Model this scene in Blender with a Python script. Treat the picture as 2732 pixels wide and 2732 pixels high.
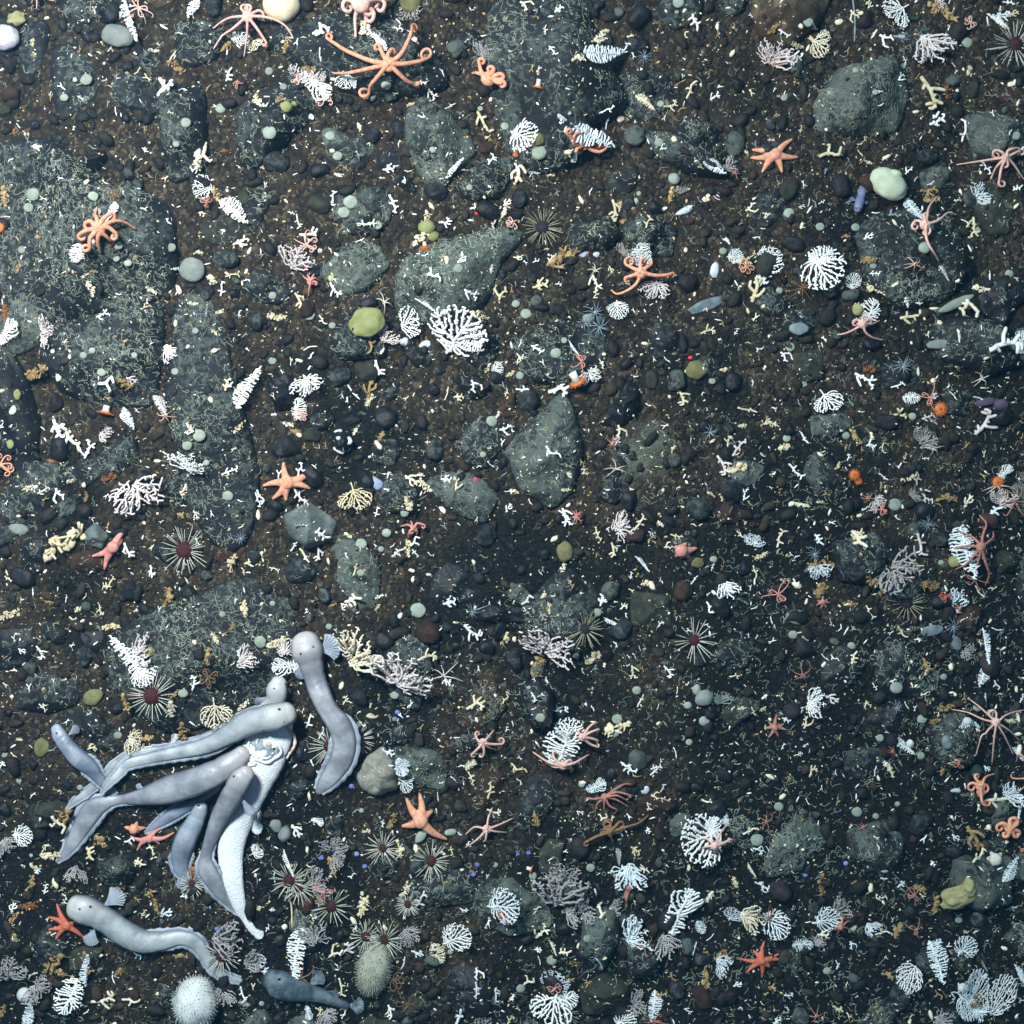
import bpy, bmesh, math, random
import numpy as np
from mathutils import Vector, Matrix, noise, bvhtree

for o in list(bpy.data.objects): bpy.data.objects.remove(o)
scene = bpy.context.scene
col = scene.collection
PI = math.pi

# ------------------------------------------------------------------ camera, sky, lights, exposure
FRAME = 1.75            # metres of seabed across the picture
HC = 2.6                # camera height over the seabed
cam_data = bpy.data.cameras.new('camera'); cam = bpy.data.objects.new('camera', cam_data); col.objects.link(cam)
cam.location = (0, 0, HC)
cam_data.sensor_fit = 'HORIZONTAL'
cam_data.angle = 2 * math.atan(FRAME / 2 / HC)
cam_data.clip_start = 0.05; cam_data.clip_end = 200
scene.camera = cam

SUN_EL, SUN_AZ = math.radians(58), math.radians(-28)        # light from the top of the picture, a little left
world = bpy.data.worlds.new('World'); scene.world = world; world.use_nodes = True
wn = world.node_tree.nodes; wl = world.node_tree.links
sky = wn.new('ShaderNodeTexSky'); sky.sky_type = 'NISHITA'; sky.sun_disc = False
sky.sun_elevation = SUN_EL; sky.sun_rotation = SUN_AZ; sky.ozone_density = 4.0
wl.new(sky.outputs[0], wn['Background'].inputs[0]); wn['Background'].inputs[1].default_value = 0.04

sd = bpy.data.lights.new('sun', 'SUN'); sun = bpy.data.objects.new('sun', sd); col.objects.link(sun)
sd.energy = 1.7; sd.angle = math.radians(4); sd.color = (0.50, 0.90, 0.98)
sdir = Vector((math.sin(SUN_AZ) * math.cos(SUN_EL), math.cos(SUN_AZ) * math.cos(SUN_EL), math.sin(SUN_EL)))
sun.rotation_euler = sdir.to_track_quat('Z', 'Y').to_euler()
sun.location = (0, 0, 2.9)

# the strobe of the camera vehicle, up and to the left: it gives the fall-off to the lower right
ad = bpy.data.lights.new('strobe', 'AREA'); strobe = bpy.data.objects.new('strobe', ad); col.objects.link(strobe)
ad.shape = 'DISK'; ad.size = 0.35; ad.energy = 80; ad.color = (1.0, 0.97, 0.93)
strobe.location = (-0.85, 0.85, 1.9)
strobe.rotation_euler = (Vector(strobe.location) - Vector((-0.38, 0.12, 0))).to_track_quat('Z', 'Y').to_euler()

scene.view_settings.view_transform = 'Standard'; scene.view_settings.look = 'None'
scene.view_settings.exposure = 0.0; scene.view_settings.gamma = 1.0
scene.view_settings.use_curve_mapping = False
scene.render.resolution_x = scene.render.resolution_y = 1024

# ------------------------------------------------------------------ helpers
ORG = (0, 680, 1360, 2032); K = 700 / 1932.0; PX = FRAME / 2732.0
def tp(t, x, y):                     # tile 'rc' coordinates -> photograph pixel
    return ORG[int(t[1])] + x * K, ORG[int(t[0])] + y * K
def fu(x, y): return x * 2732 / 1932.0, y * 2732 / 1932.0
def flat(px, py, z=0.0):             # pixel -> world x, y on the level z
    s = FRAME / HC * (HC - z)
    return (px / 2732 - .5) * s, (.5 - py / 2732) * s

def lin(h):
    h = h.lstrip('#'); r = [int(h[i:i + 2], 16) / 255 for i in (0, 2, 4)]
    return tuple((c / 12.92 if c <= .04045 else ((c + .055) / 1.055) ** 2.4) for c in r) + (1,)

_tab = np.random.RandomState(7).rand(256, 256)
def vnoise(x, y):
    x = np.asarray(x, float); y = np.asarray(y, float)
    xi = np.floor(x).astype(int); yi = np.floor(y).astype(int); fx = x - xi; fy = y - yi
    fx = fx * fx * (3 - 2 * fx); fy = fy * fy * (3 - 2 * fy)
    g = lambda a, b: _tab[a & 255, b & 255]
    return (g(xi, yi) * (1 - fx) + g(xi + 1, yi) * fx) * (1 - fy) + (g(xi, yi + 1) * (1 - fx) + g(xi + 1, yi + 1) * fx) * fy
def fbm(x, y, octv=4):
    s = 0; a = .5
    for i in range(octv):
        s = s + a * (vnoise(x * 2 ** i + 17 * i, y * 2 ** i + 31 * i) - .5); a *= .5
    return s

class MB:
    def __init__(s): s.v = []; s.f = []
    def add(s, vs, fs):
        n = len(s.v); s.v.extend([tuple(v) for v in vs]); s.f.extend([tuple(i + n for i in f) for f in fs])
    def mesh(s, name, smooth=True, origin=(0, 0, 0)):
        m = bpy.data.meshes.new(name)
        if any(origin): v = [(a - origin[0], b - origin[1], c - origin[2]) for a, b, c in s.v]
        else: v = s.v
        m.from_pydata(v, [], s.f); m.update()
        if smooth: m.polygons.foreach_set('use_smooth', [True] * len(m.polygons))
        return m

def tube(mb, pts, rad, sides=6, flatz=1.0):
    pts = [Vector(p) for p in pts]; n = len(pts); vs = []; fs = []
    for i, p in enumerate(pts):
        t = (pts[min(i + 1, n - 1)] - pts[max(i - 1, 0)])
        if t.length < 1e-9: t = Vector((1, 0, 0))
        t.normalize()
        up = Vector((0, 0, 1)) if abs(t.z) < .93 else Vector((0, 1, 0))
        a = t.cross(up).normalized(); b = a.cross(t)
        r = rad[i] if hasattr(rad, '__len__') else rad
        for k in range(sides):
            q = 2 * PI * k / sides
            vs.append(p + a * (math.cos(q) * r) + b * (math.sin(q) * r * flatz))
    for i in range(n - 1):
        for k in range(sides):
            k2 = (k + 1) % sides
            fs.append((i * sides + k, i * sides + k2, (i + 1) * sides + k2, (i + 1) * sides + k))
    fs.append(tuple(range(sides))[::-1]); fs.append(tuple((n - 1) * sides + k for k in range(sides)))
    mb.add(vs, fs)

def ico(sub):
    bm = bmesh.new(); bmesh.ops.create_icosphere(bm, subdivisions=sub, radius=1)
    v = [x.co.copy() for x in bm.verts]; f = [tuple(a.index for a in x.verts) for x in bm.faces]; bm.free()
    return v, f
ICO = {k: ico(k) for k in (1, 2, 3, 4)}
def blob(mb, c, s, sub=3, amp=.12, freq=1.6, seed=0, rz=0):
    v, f = ICO[sub]; cz, sz = math.cos(rz), math.sin(rz); out = []
    for p in v:
        d = 1 + amp * 2 * (noise.noise(p * freq + Vector((seed * 3.7, seed * 1.3, 0)))) + amp * .5 * noise.noise(p * freq * 3 + Vector((0, seed, 5)))
        x, y, z = p.x * d * s[0], p.y * d * s[1], p.z * d * s[2]
        out.append((c[0] + x * cz - y * sz, c[1] + x * sz + y * cz, c[2] + z))
    mb.add(out, f)

def link(name, mesh, m=None, parent=None, loc=(0, 0, 0), share=False):
    o = bpy.data.objects.new(name, mesh); col.objects.link(o)
    if m is not None and mesh is not None:
        if not mesh.materials: mesh.materials.append(m)
        if share: o.material_slots[0].link = 'OBJECT'; o.material_slots[0].material = m
    o.parent = parent; o.location = loc
    return o
def tag(o, label=None, cat=None, group=None, kind=None):
    if label: o['label'] = label
    if cat: o['category'] = cat
    if group: o['group'] = group
    if kind: o['kind'] = kind
    return o

LANDMARKS = []      # (px, py, phrase)
AUTO = []           # (object, px, py, look, category, group)
def mark(px, py, phrase): LANDMARKS.append((px, py, phrase))

# ------------------------------------------------------------------ materials
MATS = {}
def mat(name, c1, c2=None, scale=60, rough=.7, bump=.0, bscale=300, rnd=.25, sss=0, c3=None, spec=.35, gain=1.0):
    if name in MATS: return MATS[name]
    m = bpy.data.materials.new(name); m.use_nodes = True; nt = m.node_tree; N = nt.nodes; Lk = nt.links
    b = N['Principled BSDF']; b.inputs['Roughness'].default_value = rough; b.inputs['Specular IOR Level'].default_value = spec
    c1 = lin(c1) if isinstance(c1, str) else c1
    c2 = c1 if c2 is None else (lin(c2) if isinstance(c2, str) else c2)
    c1 = tuple(q * gain for q in c1[:3]) + (1,); c2 = tuple(q * gain for q in c2[:3]) + (1,)
    nz = N.new('ShaderNodeTexNoise'); geo = N.new('ShaderNodeNewGeometry')
    Lk.new(geo.outputs['Position'], nz.inputs['Vector']); nz.inputs['Scale'].default_value = scale; nz.inputs['Detail'].default_value = 5
    cr = N.new('ShaderNodeValToRGB'); cr.color_ramp.elements[0].position = .36; cr.color_ramp.elements[1].position = .64
    cr.color_ramp.elements[0].color = c1; cr.color_ramp.elements[1].color = c2
    if c3:
        e = cr.color_ramp.elements.new(.5); e.color = tuple(q * gain for q in lin(c3)[:3]) + (1,)
    Lk.new(nz.outputs[0], cr.inputs[0])
    oi = N.new('ShaderNodeObjectInfo'); mr = N.new('ShaderNodeMapRange')
    mr.inputs['To Min'].default_value = 1 - rnd; mr.inputs['To Max'].default_value = 1 + rnd * .6
    Lk.new(oi.outputs['Random'], mr.inputs['Value'])
    hs = N.new('ShaderNodeHueSaturation'); Lk.new(mr.outputs[0], hs.inputs['Value']); Lk.new(cr.outputs[0], hs.inputs['Color'])
    Lk.new(hs.outputs[0], b.inputs['Base Color'])
    if sss:
        b.inputs['Subsurface Weight'].default_value = sss; b.inputs['Subsurface Radius'].default_value = (.004, .003, .003); b.inputs['Subsurface Scale'].default_value = 1
    if bump:
        n2 = N.new('ShaderNodeTexNoise'); n2.inputs['Scale'].default_value = bscale; n2.inputs['Detail'].default_value = 4
        Lk.new(geo.outputs['Position'], n2.inputs['Vector'])
        bp = N.new('ShaderNodeBump'); bp.inputs['Strength'].default_value = bump; bp.inputs['Distance'].default_value = .003
        Lk.new(n2.outputs[0], bp.inputs['Height']); Lk.new(bp.outputs[0], b.inputs['Normal'])
    MATS[name] = m; return m

def seabed_mat():
    m = bpy.data.materials.new('sediment'); m.use_nodes = True; nt = m.node_tree; N = nt.nodes; Lk = nt.links
    b = N['Principled BSDF']; b.inputs['Roughness'].default_value = .9; b.inputs['Specular IOR Level'].default_value = .2
    geo = N.new('ShaderNodeNewGeometry'); P = geo.outputs['Position']
    def nz(s, d=5):
        n = N.new('ShaderNodeTexNoise'); n.inputs['Scale'].default_value = s; n.inputs['Detail'].default_value = d; Lk.new(P, n.inputs['Vector']); return n
    def ramp(src, stops):
        r = N.new('ShaderNodeValToRGB'); el = r.color_ramp.elements
        while len(el) < len(stops): el.new(.5)
        for e, (p, c) in zip(el, stops): e.position = p; e.color = lin(c) if isinstance(c, str) else c
        Lk.new(src, r.inputs[0]); return r
    def mix(f, a, c):
        x = N.new('ShaderNodeMix'); x.data_type = 'RGBA'
        if isinstance(f, float): x.inputs[0].default_value = f
        else: Lk.new(f, x.inputs[0])
        Lk.new(a, x.inputs[6]); Lk.new(c, x.inputs[7]); return x.outputs[2]
    big = nz(5, 4); brown = ramp(big.outputs[0], [(.3, '#1c1814'), (.5, '#2e251c'), (.7, '#211e1b')])
    mid = nz(38, 6); mott = ramp(mid.outputs[0], [(.38, '#0e0f14'), (.5, '#2a221b'), (.66, '#4d3d2a')])
    c = mix(.6, brown.outputs[0], mott.outputs[0])
    v = N.new('ShaderNodeTexVoronoi'); v.inputs['Scale'].default_value = 190; Lk.new(P, v.inputs['Vector'])
    gr = ramp(v.outputs['Color'], [(.2, '#17171b'), (.45, '#30281f'), (.72, '#4d3e2d'), (.86, '#7d6b50')])
    c = mix(.45, c, gr.outputs[0])
    # pale green silt lying in a hollow, a patch of its own
    sx = N.new('ShaderNodeVectorMath'); sx.operation = 'DISTANCE'; Lk.new(P, sx.inputs[0]); sx.inputs[1].default_value = tuple(SILT) + (0,)
    nn = nz(22, 4); ad = N.new('ShaderNodeMath'); ad.operation = 'MULTIPLY_ADD'; Lk.new(nn.outputs[0], ad.inputs[0]); ad.inputs[1].default_value = .12; Lk.new(sx.outputs['Value'], ad.inputs[2])
    sm = ramp(ad.outputs[0], [(.085, (1, 1, 1, 1)), (.125, (0, 0, 0, 1))])
    sc = N.new('ShaderNodeRGB'); sc.outputs[0].default_value = lin('#5d6455')
    c = mix(sm.outputs[0], c, sc.outputs[0])
    # dark grey-green film, thin on sand; the lower-right darkening also paints in dim light
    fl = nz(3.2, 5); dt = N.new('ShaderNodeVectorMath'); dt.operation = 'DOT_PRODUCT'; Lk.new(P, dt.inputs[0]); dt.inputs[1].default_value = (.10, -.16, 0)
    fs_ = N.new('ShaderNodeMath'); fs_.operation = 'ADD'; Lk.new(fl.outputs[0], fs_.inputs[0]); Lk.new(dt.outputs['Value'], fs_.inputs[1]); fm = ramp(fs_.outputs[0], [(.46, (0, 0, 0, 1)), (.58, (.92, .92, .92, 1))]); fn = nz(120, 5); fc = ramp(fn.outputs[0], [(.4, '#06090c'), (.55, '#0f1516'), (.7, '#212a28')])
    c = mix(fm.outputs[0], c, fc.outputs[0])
    hv = N.new('ShaderNodeHueSaturation'); hv.inputs['Value'].default_value = .84; hv.inputs['Saturation'].default_value = .78; hv.inputs['Hue'].default_value = .512; Lk.new(c, hv.inputs['Color']); c = hv.outputs[0]
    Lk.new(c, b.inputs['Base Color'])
    fine = nz(420, 3); bp = N.new('ShaderNodeBump'); bp.inputs['Strength'].default_value = .8; bp.inputs['Distance'].default_value = .003
    v2 = N.new('ShaderNodeTexVoronoi'); v2.inputs['Scale'].default_value = 190; Lk.new(P, v2.inputs['Vector'])
    sb = N.new('ShaderNodeMath'); sb.operation = 'SUBTRACT'; Lk.new(fine.outputs[0], sb.inputs[0]); Lk.new(v2.outputs['Distance'], sb.inputs[1])
    Lk.new(sb.outputs[0], bp.inputs['Height']); Lk.new(bp.outputs[0], b.inputs['Normal'])
    return m
SILT = flat(*tp('12', 960, 1480))

def rock_mat(name, c1, c2, film, amount, rough=.75):
    m = mat(name, c1, c2, scale=26, rough=rough, bump=.9, bscale=110, rnd=.3, gain=.7); nt = m.node_tree; N = nt.nodes; Lk = nt.links; b = N['Principled BSDF']
    geo = N.new('ShaderNodeNewGeometry'); n1 = N.new('ShaderNodeTexNoise'); n1.inputs['Scale'].default_value = 16; n1.inputs['Detail'].default_value = 3; n2 = N.new('ShaderNodeTexNoise'); n2.inputs['Scale'].default_value = 95; n2.inputs['Detail'].default_value = 5; n2.inputs['Roughness'].default_value = .7
    for q in (n1, n2): Lk.new(geo.outputs['Position'], q.inputs['Vector'])
    ad = N.new('ShaderNodeMath'); ad.operation = 'MULTIPLY_ADD'; Lk.new(n1.outputs[0], ad.inputs[0]); ad.inputs[1].default_value = .7; Lk.new(n2.outputs[0], ad.inputs[2])
    r = N.new('ShaderNodeMapRange'); r.inputs['From Min'].default_value = 1.02 - amount; r.inputs['From Max'].default_value = 1.12 - amount; Lk.new(ad.outputs[0], r.inputs['Value'])
    mx = N.new('ShaderNodeMix'); mx.data_type = 'RGBA'; Lk.new(r.outputs[0], mx.inputs[0]); src = b.inputs['Base Color'].links[0].from_socket; Lk.new(src, mx.inputs[6]); mx.inputs[7].default_value = tuple(q * .75 for q in lin(film)[:3]) + (1,); Lk.new(mx.outputs[2], b.inputs['Base Color'])
    return m
M_ROCK = rock_mat('dark_rock', '#10131a', '#22272c', '#454f4c', .16)
M_BLACK = mat('black_stone', '#0e1015', '#1e2228', scale=30, rough=.6, bump=.6, bscale=150, rnd=.2, gain=.75)
M_BROWN = mat('brown_rock', '#4a3c2c', '#6c5a45', scale=40, rough=.85, bump=.6, bscale=160, c3='#3a3128')
M_GREY = mat('grey_rock', '#4b5455', '#636c6a', scale=60, rough=.85, bump=.5, bscale=260, rnd=.1)
M_PALE = mat('pale_rock', '#7d7d74', '#97968c', scale=90, rough=.9, bump=.7, bscale=330, rnd=.05)
M_SLATE = rock_mat('slate_rock', '#1a2024', '#343b3b', '#56605a', .26)
M_RUST = mat('rust_stone', '#2e1f19', '#4a3226', scale=60, rough=.85, bump=.6, rnd=.35, gain=.7)
M_OLIVE = mat('olive_stone', '#2c2e28', '#45473b', scale=60, rough=.85, bump=.6, rnd=.3, gain=.65)
M_PLUM = mat('plum_stone', '#1d181d', '#2e272a', scale=60, rough=.7, bump=.5, rnd=.3, gain=.7)
M_TUBE = mat('worm_tube', '#6a746a', '#949d8f', scale=14, rough=.9, rnd=.1)
M_GRIT = mat('shell_grit', '#b9ad92', '#dcd8c8', scale=200, rough=.8)
M_CRUMB = mat('golden_crumb', '#8a6d3c', '#cdb98c', scale=90, rough=.8)
PAL = {
 'w': ('white coral', mat('white_coral', '#e6eaea', '#f7f8f6', rough=.7, bump=.25, bscale=500, rnd=.08)),
 'b': ('bluish white coral', mat('bluish_white_coral', '#c9d6de', '#e9eff1', rough=.7, bump=.3, bscale=500, rnd=.1)),
 'c': ('cream coral', mat('cream_coral', '#d4c8a8', '#ece6d4', rough=.75, bump=.3, bscale=420, rnd=.12)),
 'y': ('pale yellow coral', mat('pale_yellow_coral', '#c3b68e', '#dcd4b6', rough=.75, bump=.3, bscale=420, rnd=.12)),
 'p': ('pinkish white coral', mat('pinkish_coral', '#c9bdbb', '#dfd8d6', rough=.75, bump=.3, bscale=420, rnd=.1)),
 'g': ('golden tan', mat('golden_coral', '#8f774e', '#c0aa7c', scale=110, rough=.8, bump=.5, bscale=300, rnd=.2)),
 'o': ('ochre', mat('ochre_coral', '#836a44', '#ad9566', scale=110, rough=.8, bump=.5, bscale=300, rnd=.2)),
 'r': ('rusty brown', mat('rusty_coral', '#6d4526', '#93643a', scale=110, rough=.8, bump=.5, bscale=300, rnd=.25)),
 'k': ('greyish pink coral', mat('greyish_pink_coral', '#8b8889', '#b3aeac', rough=.8, bump=.3, bscale=420, rnd=.15)),
 'e': ('grey-green coral', mat('grey_green_coral', '#6f7d79', '#93a19a', rough=.8, bump=.3, bscale=420, rnd=.15)),
}

# ------------------------------------------------------------------ seabed
def ground(x, y):
    x = np.asarray(x, float); y = np.asarray(y, float)
    s = np.clip((x * .55 - y * .75 + .2), -1.2, 1.6)
    return -.07 * s + .05 * fbm(x * 2.2 + 5, y * 2.2 + 9, 3) + .028 * fbm(x * 9, y * 9, 3) + .007 * fbm(x * 45, y * 45, 2)
def axis():
    a = np.arange(-1.06, 1.0601, .0055); g = []; p = 1.06; d = .0055
    while p < 4.0: d *= 1.16; p += d; g.append(min(p, 4.0))
    g = np.array(g); return np.concatenate([-g[::-1], a, g])
AX = axis(); GX, GY = np.meshgrid(AX, AX); GZ = ground(GX, GY); n = len(AX)
gv = np.stack([GX, GY, GZ], -1).reshape(-1, 3)
idx = np.arange(n * n).reshape(n, n)
gf = np.stack([idx[:-1, :-1], idx[:-1, 1:], idx[1:, 1:], idx[1:, :-1]], -1).reshape(-1, 4)
def np_mesh(name, v, f, smooth=True):
    m = bpy.data.meshes.new(name); nv, nf, k = len(v), len(f), f.shape[1]
    m.vertices.add(nv); m.vertices.foreach_set('co', np.asarray(v, np.float32).ravel())
    m.loops.add(nf * k); m.loops.foreach_set('vertex_index', np.asarray(f, np.int32).ravel())
    m.polygons.add(nf); m.polygons.foreach_set('loop_start', np.arange(0, nf * k, k, dtype=np.int32))
    m.update(calc_edges=True); m.validate()
    if smooth: m.polygons.foreach_set('use_smooth', np.ones(nf, bool))
    return m
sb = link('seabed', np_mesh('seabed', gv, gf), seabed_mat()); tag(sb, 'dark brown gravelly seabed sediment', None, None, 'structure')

BV = [gv]; BF = [gf]; BID = [np.full(len(gf), -1)]; NV = len(gv)
ROCKS = []
def push_bvh(v, f, rid):
    global NV
    f = np.asarray(f); BV.append(np.asarray(v, float)); BF.append(f + NV); BID.append(np.full(len(f), rid)); NV += len(v)

# ------------------------------------------------------------------ rocks traced by outline
def radial(poly, c, ang):
    out = []
    for a in ang:
        d = (math.cos(a), math.sin(a)); best = .01
        for i in range(len(poly)):
            x1, y1 = poly[i][0] - c[0], poly[i][1] - c[1]; x2, y2 = poly[(i + 1) % len(poly)][0] - c[0], poly[(i + 1) % len(poly)][1] - c[1]
            den = d[0] * (y2 - y1) - d[1] * (x2 - x1)
            if abs(den) < 1e-12: continue
            t = (x1 * (y2 - y1) - y1 * (x2 - x1)) / den; u = (x1 * d[1] - y1 * d[0]) / den
            if t > 0 and -1e-6 <= u <= 1 + 1e-6: best = max(best, t)
        out.append(best)
    return np.array(out)
def rock(pts, m=M_ROCK, h=None, label=None, cat='rock', squig=1.0, seed=None, name='rock', phrase=None):
    rid = len(ROCKS); seed = rid * 13 + 5 if seed is None else seed
    rs = random.Random(seed)
    W = [flat(*p) for p in pts]
    cx = sum(p[0] for p in W) / len(W); cy = sum(p[1] for p in W) / len(W)
    NA, NR = 72, 15
    ang = np.linspace(0, 2 * PI, NA, endpoint=False); R = radial(W, (cx, cy), ang)
    R = .5 * R + .25 * (np.roll(R, 1) + np.roll(R, -1))
    size = R.mean()
    R = R * (1 + .10 * fbm(np.cos(ang) * 3 + seed, np.sin(ang) * 3 + seed * 2, 3))
    if h is None: h = min(.085, .36 * size + .006)
    rho = np.concatenate([np.linspace(0, .7, 7), np.array([.78, .85, .91, .955, .985, 1.0, 1.03, 1.06])])
    A, Q = np.meshgrid(ang, rho); RR = R[None, :] * Q
    X = cx + RR * np.cos(A); Y = cy + RR * np.sin(A)
    prof = np.where(Q <= 1, np.maximum(0, 1 - np.minimum(Q, 1) ** 4) ** .5, 0)
    tx, ty = rs.uniform(-.25, .25), rs.uniform(-.25, .25)
    facet = np.full(X.shape, 9.0)
    for k in range(6):
        a = rs.uniform(0, 2 * PI); s = rs.uniform(.2, 1.1); off = rs.uniform(.7, 1.2)
        facet = np.minimum(facet, off - s * ((X - cx) * math.cos(a) + (Y - cy) * math.sin(a)) / size)
    topf = np.clip(facet, .25, 1.15)
    Z = ground(X, Y) * .35 + float(ground(cx, cy)) * .65 + h * prof * topf + (tx * (X - cx) + ty * (Y - cy)) * .5 * prof
    Z += prof * (.45 * h * fbm(X * 7 / .1 * .1 / max(size, .03) * .25 + seed, Y / max(size, .03) * 1.75, 4) + .010 * fbm(X * 55, Y * 55, 3))
    low = ground(X, Y) - .012
    Z = np.where(Q > 1.0, np.minimum(Z, low - (Q - 1) * .3), Z)
    v = np.stack([X, Y, Z], -1).reshape(-1, 3)
    f = []
    for i in range(len(rho) - 1):
        for k in range(NA):
            k2 = (k + 1) % NA
            f.append((i * NA + k, (i + 1) * NA + k, (i + 1) * NA + k2, i * NA + k2))
    f = np.array(f); push_bvh(v, f, rid)
    c = np.array([cx, cy, float(ground(cx, cy))])
    o = link(name, np_mesh(name, v - c, f), m, loc=tuple(c))
    mx = sum(p[0] for p in pts) / len(pts); my = sum(p[1] for p in pts) / len(pts)
    ROCKS.append(dict(o=o, squig=squig, size=size, c=c, px=(mx, my)))
    if label: tag(o, label, cat)
    else:
        big = 'large' if size > .12 else ('mid-sized' if size > .06 else 'small')
        look = {'dark_rock': 'dark rock with pale worm tubes', 'black_stone': 'smooth black stone', 'slate_rock': 'grey-green rock with worm tubes', 'brown_rock': 'brown rock', 'grey_rock': 'plain grey stone', 'olive_stone': 'olive stone', 'rust_stone': 'rusty stone', 'plum_stone': 'plum stone'}[m.name]
        AUTO.append((o, mx, my, big + ' ' + look, cat, 'rocks of the seabed'))
    if phrase: mark(mx, my, phrase)
    return o
def rk(t, s, **kw):
    q = [float(a) for a in s.replace(',', ' ').split()]
    rock([(tp(t, q[i], q[i + 1]) if t != 'f' else fu(q[i], q[i + 1])) for i in range(0, len(q), 2)], **kw)

rk('f', '-30 275 60 268 120 272 160 310 215 355 260 350 310 380 342 420 345 500 340 540 310 565 240 592 150 606 60 608 -30 606', label='huge dark boulder covered with worm tubes at the left edge', phrase='the huge boulder at the left edge', h=.10)
rk('00', '440 400 560 380 680 470 780 600 800 680 740 790 600 890 510 960 470 840 440 640')
rk('00', '870 640 960 580 1100 600 1200 700 1220 830 1180 890 1000 860 890 800')
rk('00', '1240 690 1540 670 1560 1000 1570 1250 1480 1330 1330 1390 1260 1330 1230 1100 1205 900', h=.07)
rk('f', '455 205 560 150 605 200 592 238 540 282 490 328 455 320 450 260', h=.07)
rk('00', '500 40 800 20 880 150 760 240 560 200'); rk('00', '570 270 690 230 750 290 740 390 640 380', m=M_BLACK, squig=.6)
rk('00', '1070 420 1150 390 1220 460 1210 560 1090 590 1040 500'); rk('00', '250 260 400 230 450 280 430 400 380 560 290 640 200 560 240 420', squig=.5)
rk('00', '590 1300 640 1220 720 1215 820 1130 845 1210 790 1290 680 1345 600 1340', m=M_BLACK, squig=0, h=.035, label='curved smooth black stone carrying a three-pronged white coral', phrase='the curved smooth black stone')
rk('00', '1330 230 1550 200 1700 300 1640 480 1480 560 1340 520'); rk('00', '-60 190 150 190 230 260 200 480 90 540 -60 480', m=M_BLACK, squig=.2)
rk('00', '1120 -60 1300 -60 1330 90 1200 130 1110 60', m=M_BROWN, squig=0)
rk('f', '500 70 680 20 770 60 832 120 850 172 790 192 700 192 640 182 560 140', h=.08, label='broad dark boulder under the large orange snake star at top', phrase='the boulder at the top')
rk('01', '1120 830 1260 710 1420 820 1560 900 1620 1080 1640 1150 1500 1290 1400 1420 1270 1410 1190 1270 1120 1100 1100 940', m=M_SLATE, h=.075, label='angular grey-green rock with a white feather coral on its lower corner', phrase='the angular grey-green rock')
rk('01', '1480 1400 1600 1250 1740 1180 1880 1180 1890 1320 1800 1480 1600 1500 1490 1460')
rk('01', '500 990 560 960 700 1020 880 1050 890 1150 780 1240 620 1230 540 1180', m=M_SLATE); rk('01', '510 1560 580 1440 760 1400 950 1380 1030 1500 1000 1650 850 1740 680 1740 540 1650', label='rounded rock carrying two pale green sponge discs side by side', phrase='the rock with two pale discs')
rk('01', '970 690 1100 630 1220 700 1100 750 990 740', squig=.6); rk('01', '900 1180 1000 1080 1090 1180 1090 1280 920 1250')
rk('01', '1000 1350 1090 1310 1170 1340 1200 1440 1110 1420', m=M_BLACK, squig=.3)
rk('f', '920 -30 1090 -30 1130 90 1168 160 1190 205 1120 240 1080 320 1010 332 960 290 925 200 892 130 897 60', h=.095, label='tall elongated boulder thick with worm tubes running down from the top edge', phrase='the tall boulder at the top edge')
rk('f', '740 560 760 490 830 455 960 425 1005 450 955 480 932 540 912 580 850 622 790 612 745 592', m=M_SLATE, h=.075, label='grey-green boulder with a large white lace fan on its lower edge', phrase='the boulder with the lace fan')
rk('f', '322 560 400 530 430 620 440 700 470 800 490 900 480 1000 440 1060 385 1010 345 930 330 820 312 740 332 640', h=.06)
rk('f', '80 620 210 592 318 572 310 680 300 770 200 772 120 740 82 680', h=.07, label='dark square boulder below the huge left boulder, orange and white crust on it', phrase='the square boulder at left')
rk('f', '-30 640 20 640 60 720 85 800 80 880 30 900 -30 880', m=M_BLACK, squig=.1, h=.05)
rk('f', '1530 200 1580 130 1690 108 1712 180 1692 252 1600 262 1535 252', m=M_SLATE, h=.07, label='squarish grey-green boulder near the top right', phrase='the squarish grey-green boulder')
rk('f', '1210 250 1290 250 1370 290 1362 340 1290 332 1230 290', h=.05); rk('f', '1170 150 1200 125 1260 150 1272 200 1220 232 1170 212')
rk('f', '1612 440 1650 400 1720 390 1812 420 1832 500 1800 560 1700 582 1632 530', h=.07)
rk('f', '1412 20 1440 -30 1580 -30 1542 50 1482 102 1422 72', m=M_BROWN, squig=0, h=.06, label='brown crusted boulder at the top edge above a pinkish bush', phrase='the brown boulder at the top')
rk('f', '948 850 1000 792 1060 738 1086 770 1102 850 1082 930 1040 962 980 922', m=M_SLATE, h=.055, label='pointed dark stone with tubes and a white sprig in the centre', phrase='the pointed stone in the centre')
rk('f', '1124 792 1165 750 1184 712 1206 730 1202 780 1172 806 1135 802', m=M_BLACK, squig=0, h=.04, label='smooth black stone shaped like a bean beside the pointed stone', phrase='the smooth black bean stone')
rk('f', '1120 912 1170 890 1192 930 1162 952 1124 942', m=M_BLACK, squig=.3); rk('f', '755 645 800 635 822 670 810 692 785 694 765 670', m=M_BLACK, squig=.2)
rk('f', '500 722 540 703 567 730 562 772 520 777', m=M_BLACK, squig=.1, h=.035, label='rough black rounded stone between two white corals', phrase='the rough black stone')
rk('f', '985 1310 1008 1280 1040 1306 1036 1350 992 1347', m=M_BLACK, squig=.2)
rk('f', '200 1200 330 1132 450 1090 542 1100 562 1200 522 1300 422 1372 300 1382 212 1300', h=.07, label='broad tube-covered boulder above the feeding fish group', phrase='the boulder above the feeding fish')
rk('f', '970 640 1060 600 1140 620 1142 690 1090 732 1010 722 975 690', h=.05)
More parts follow.
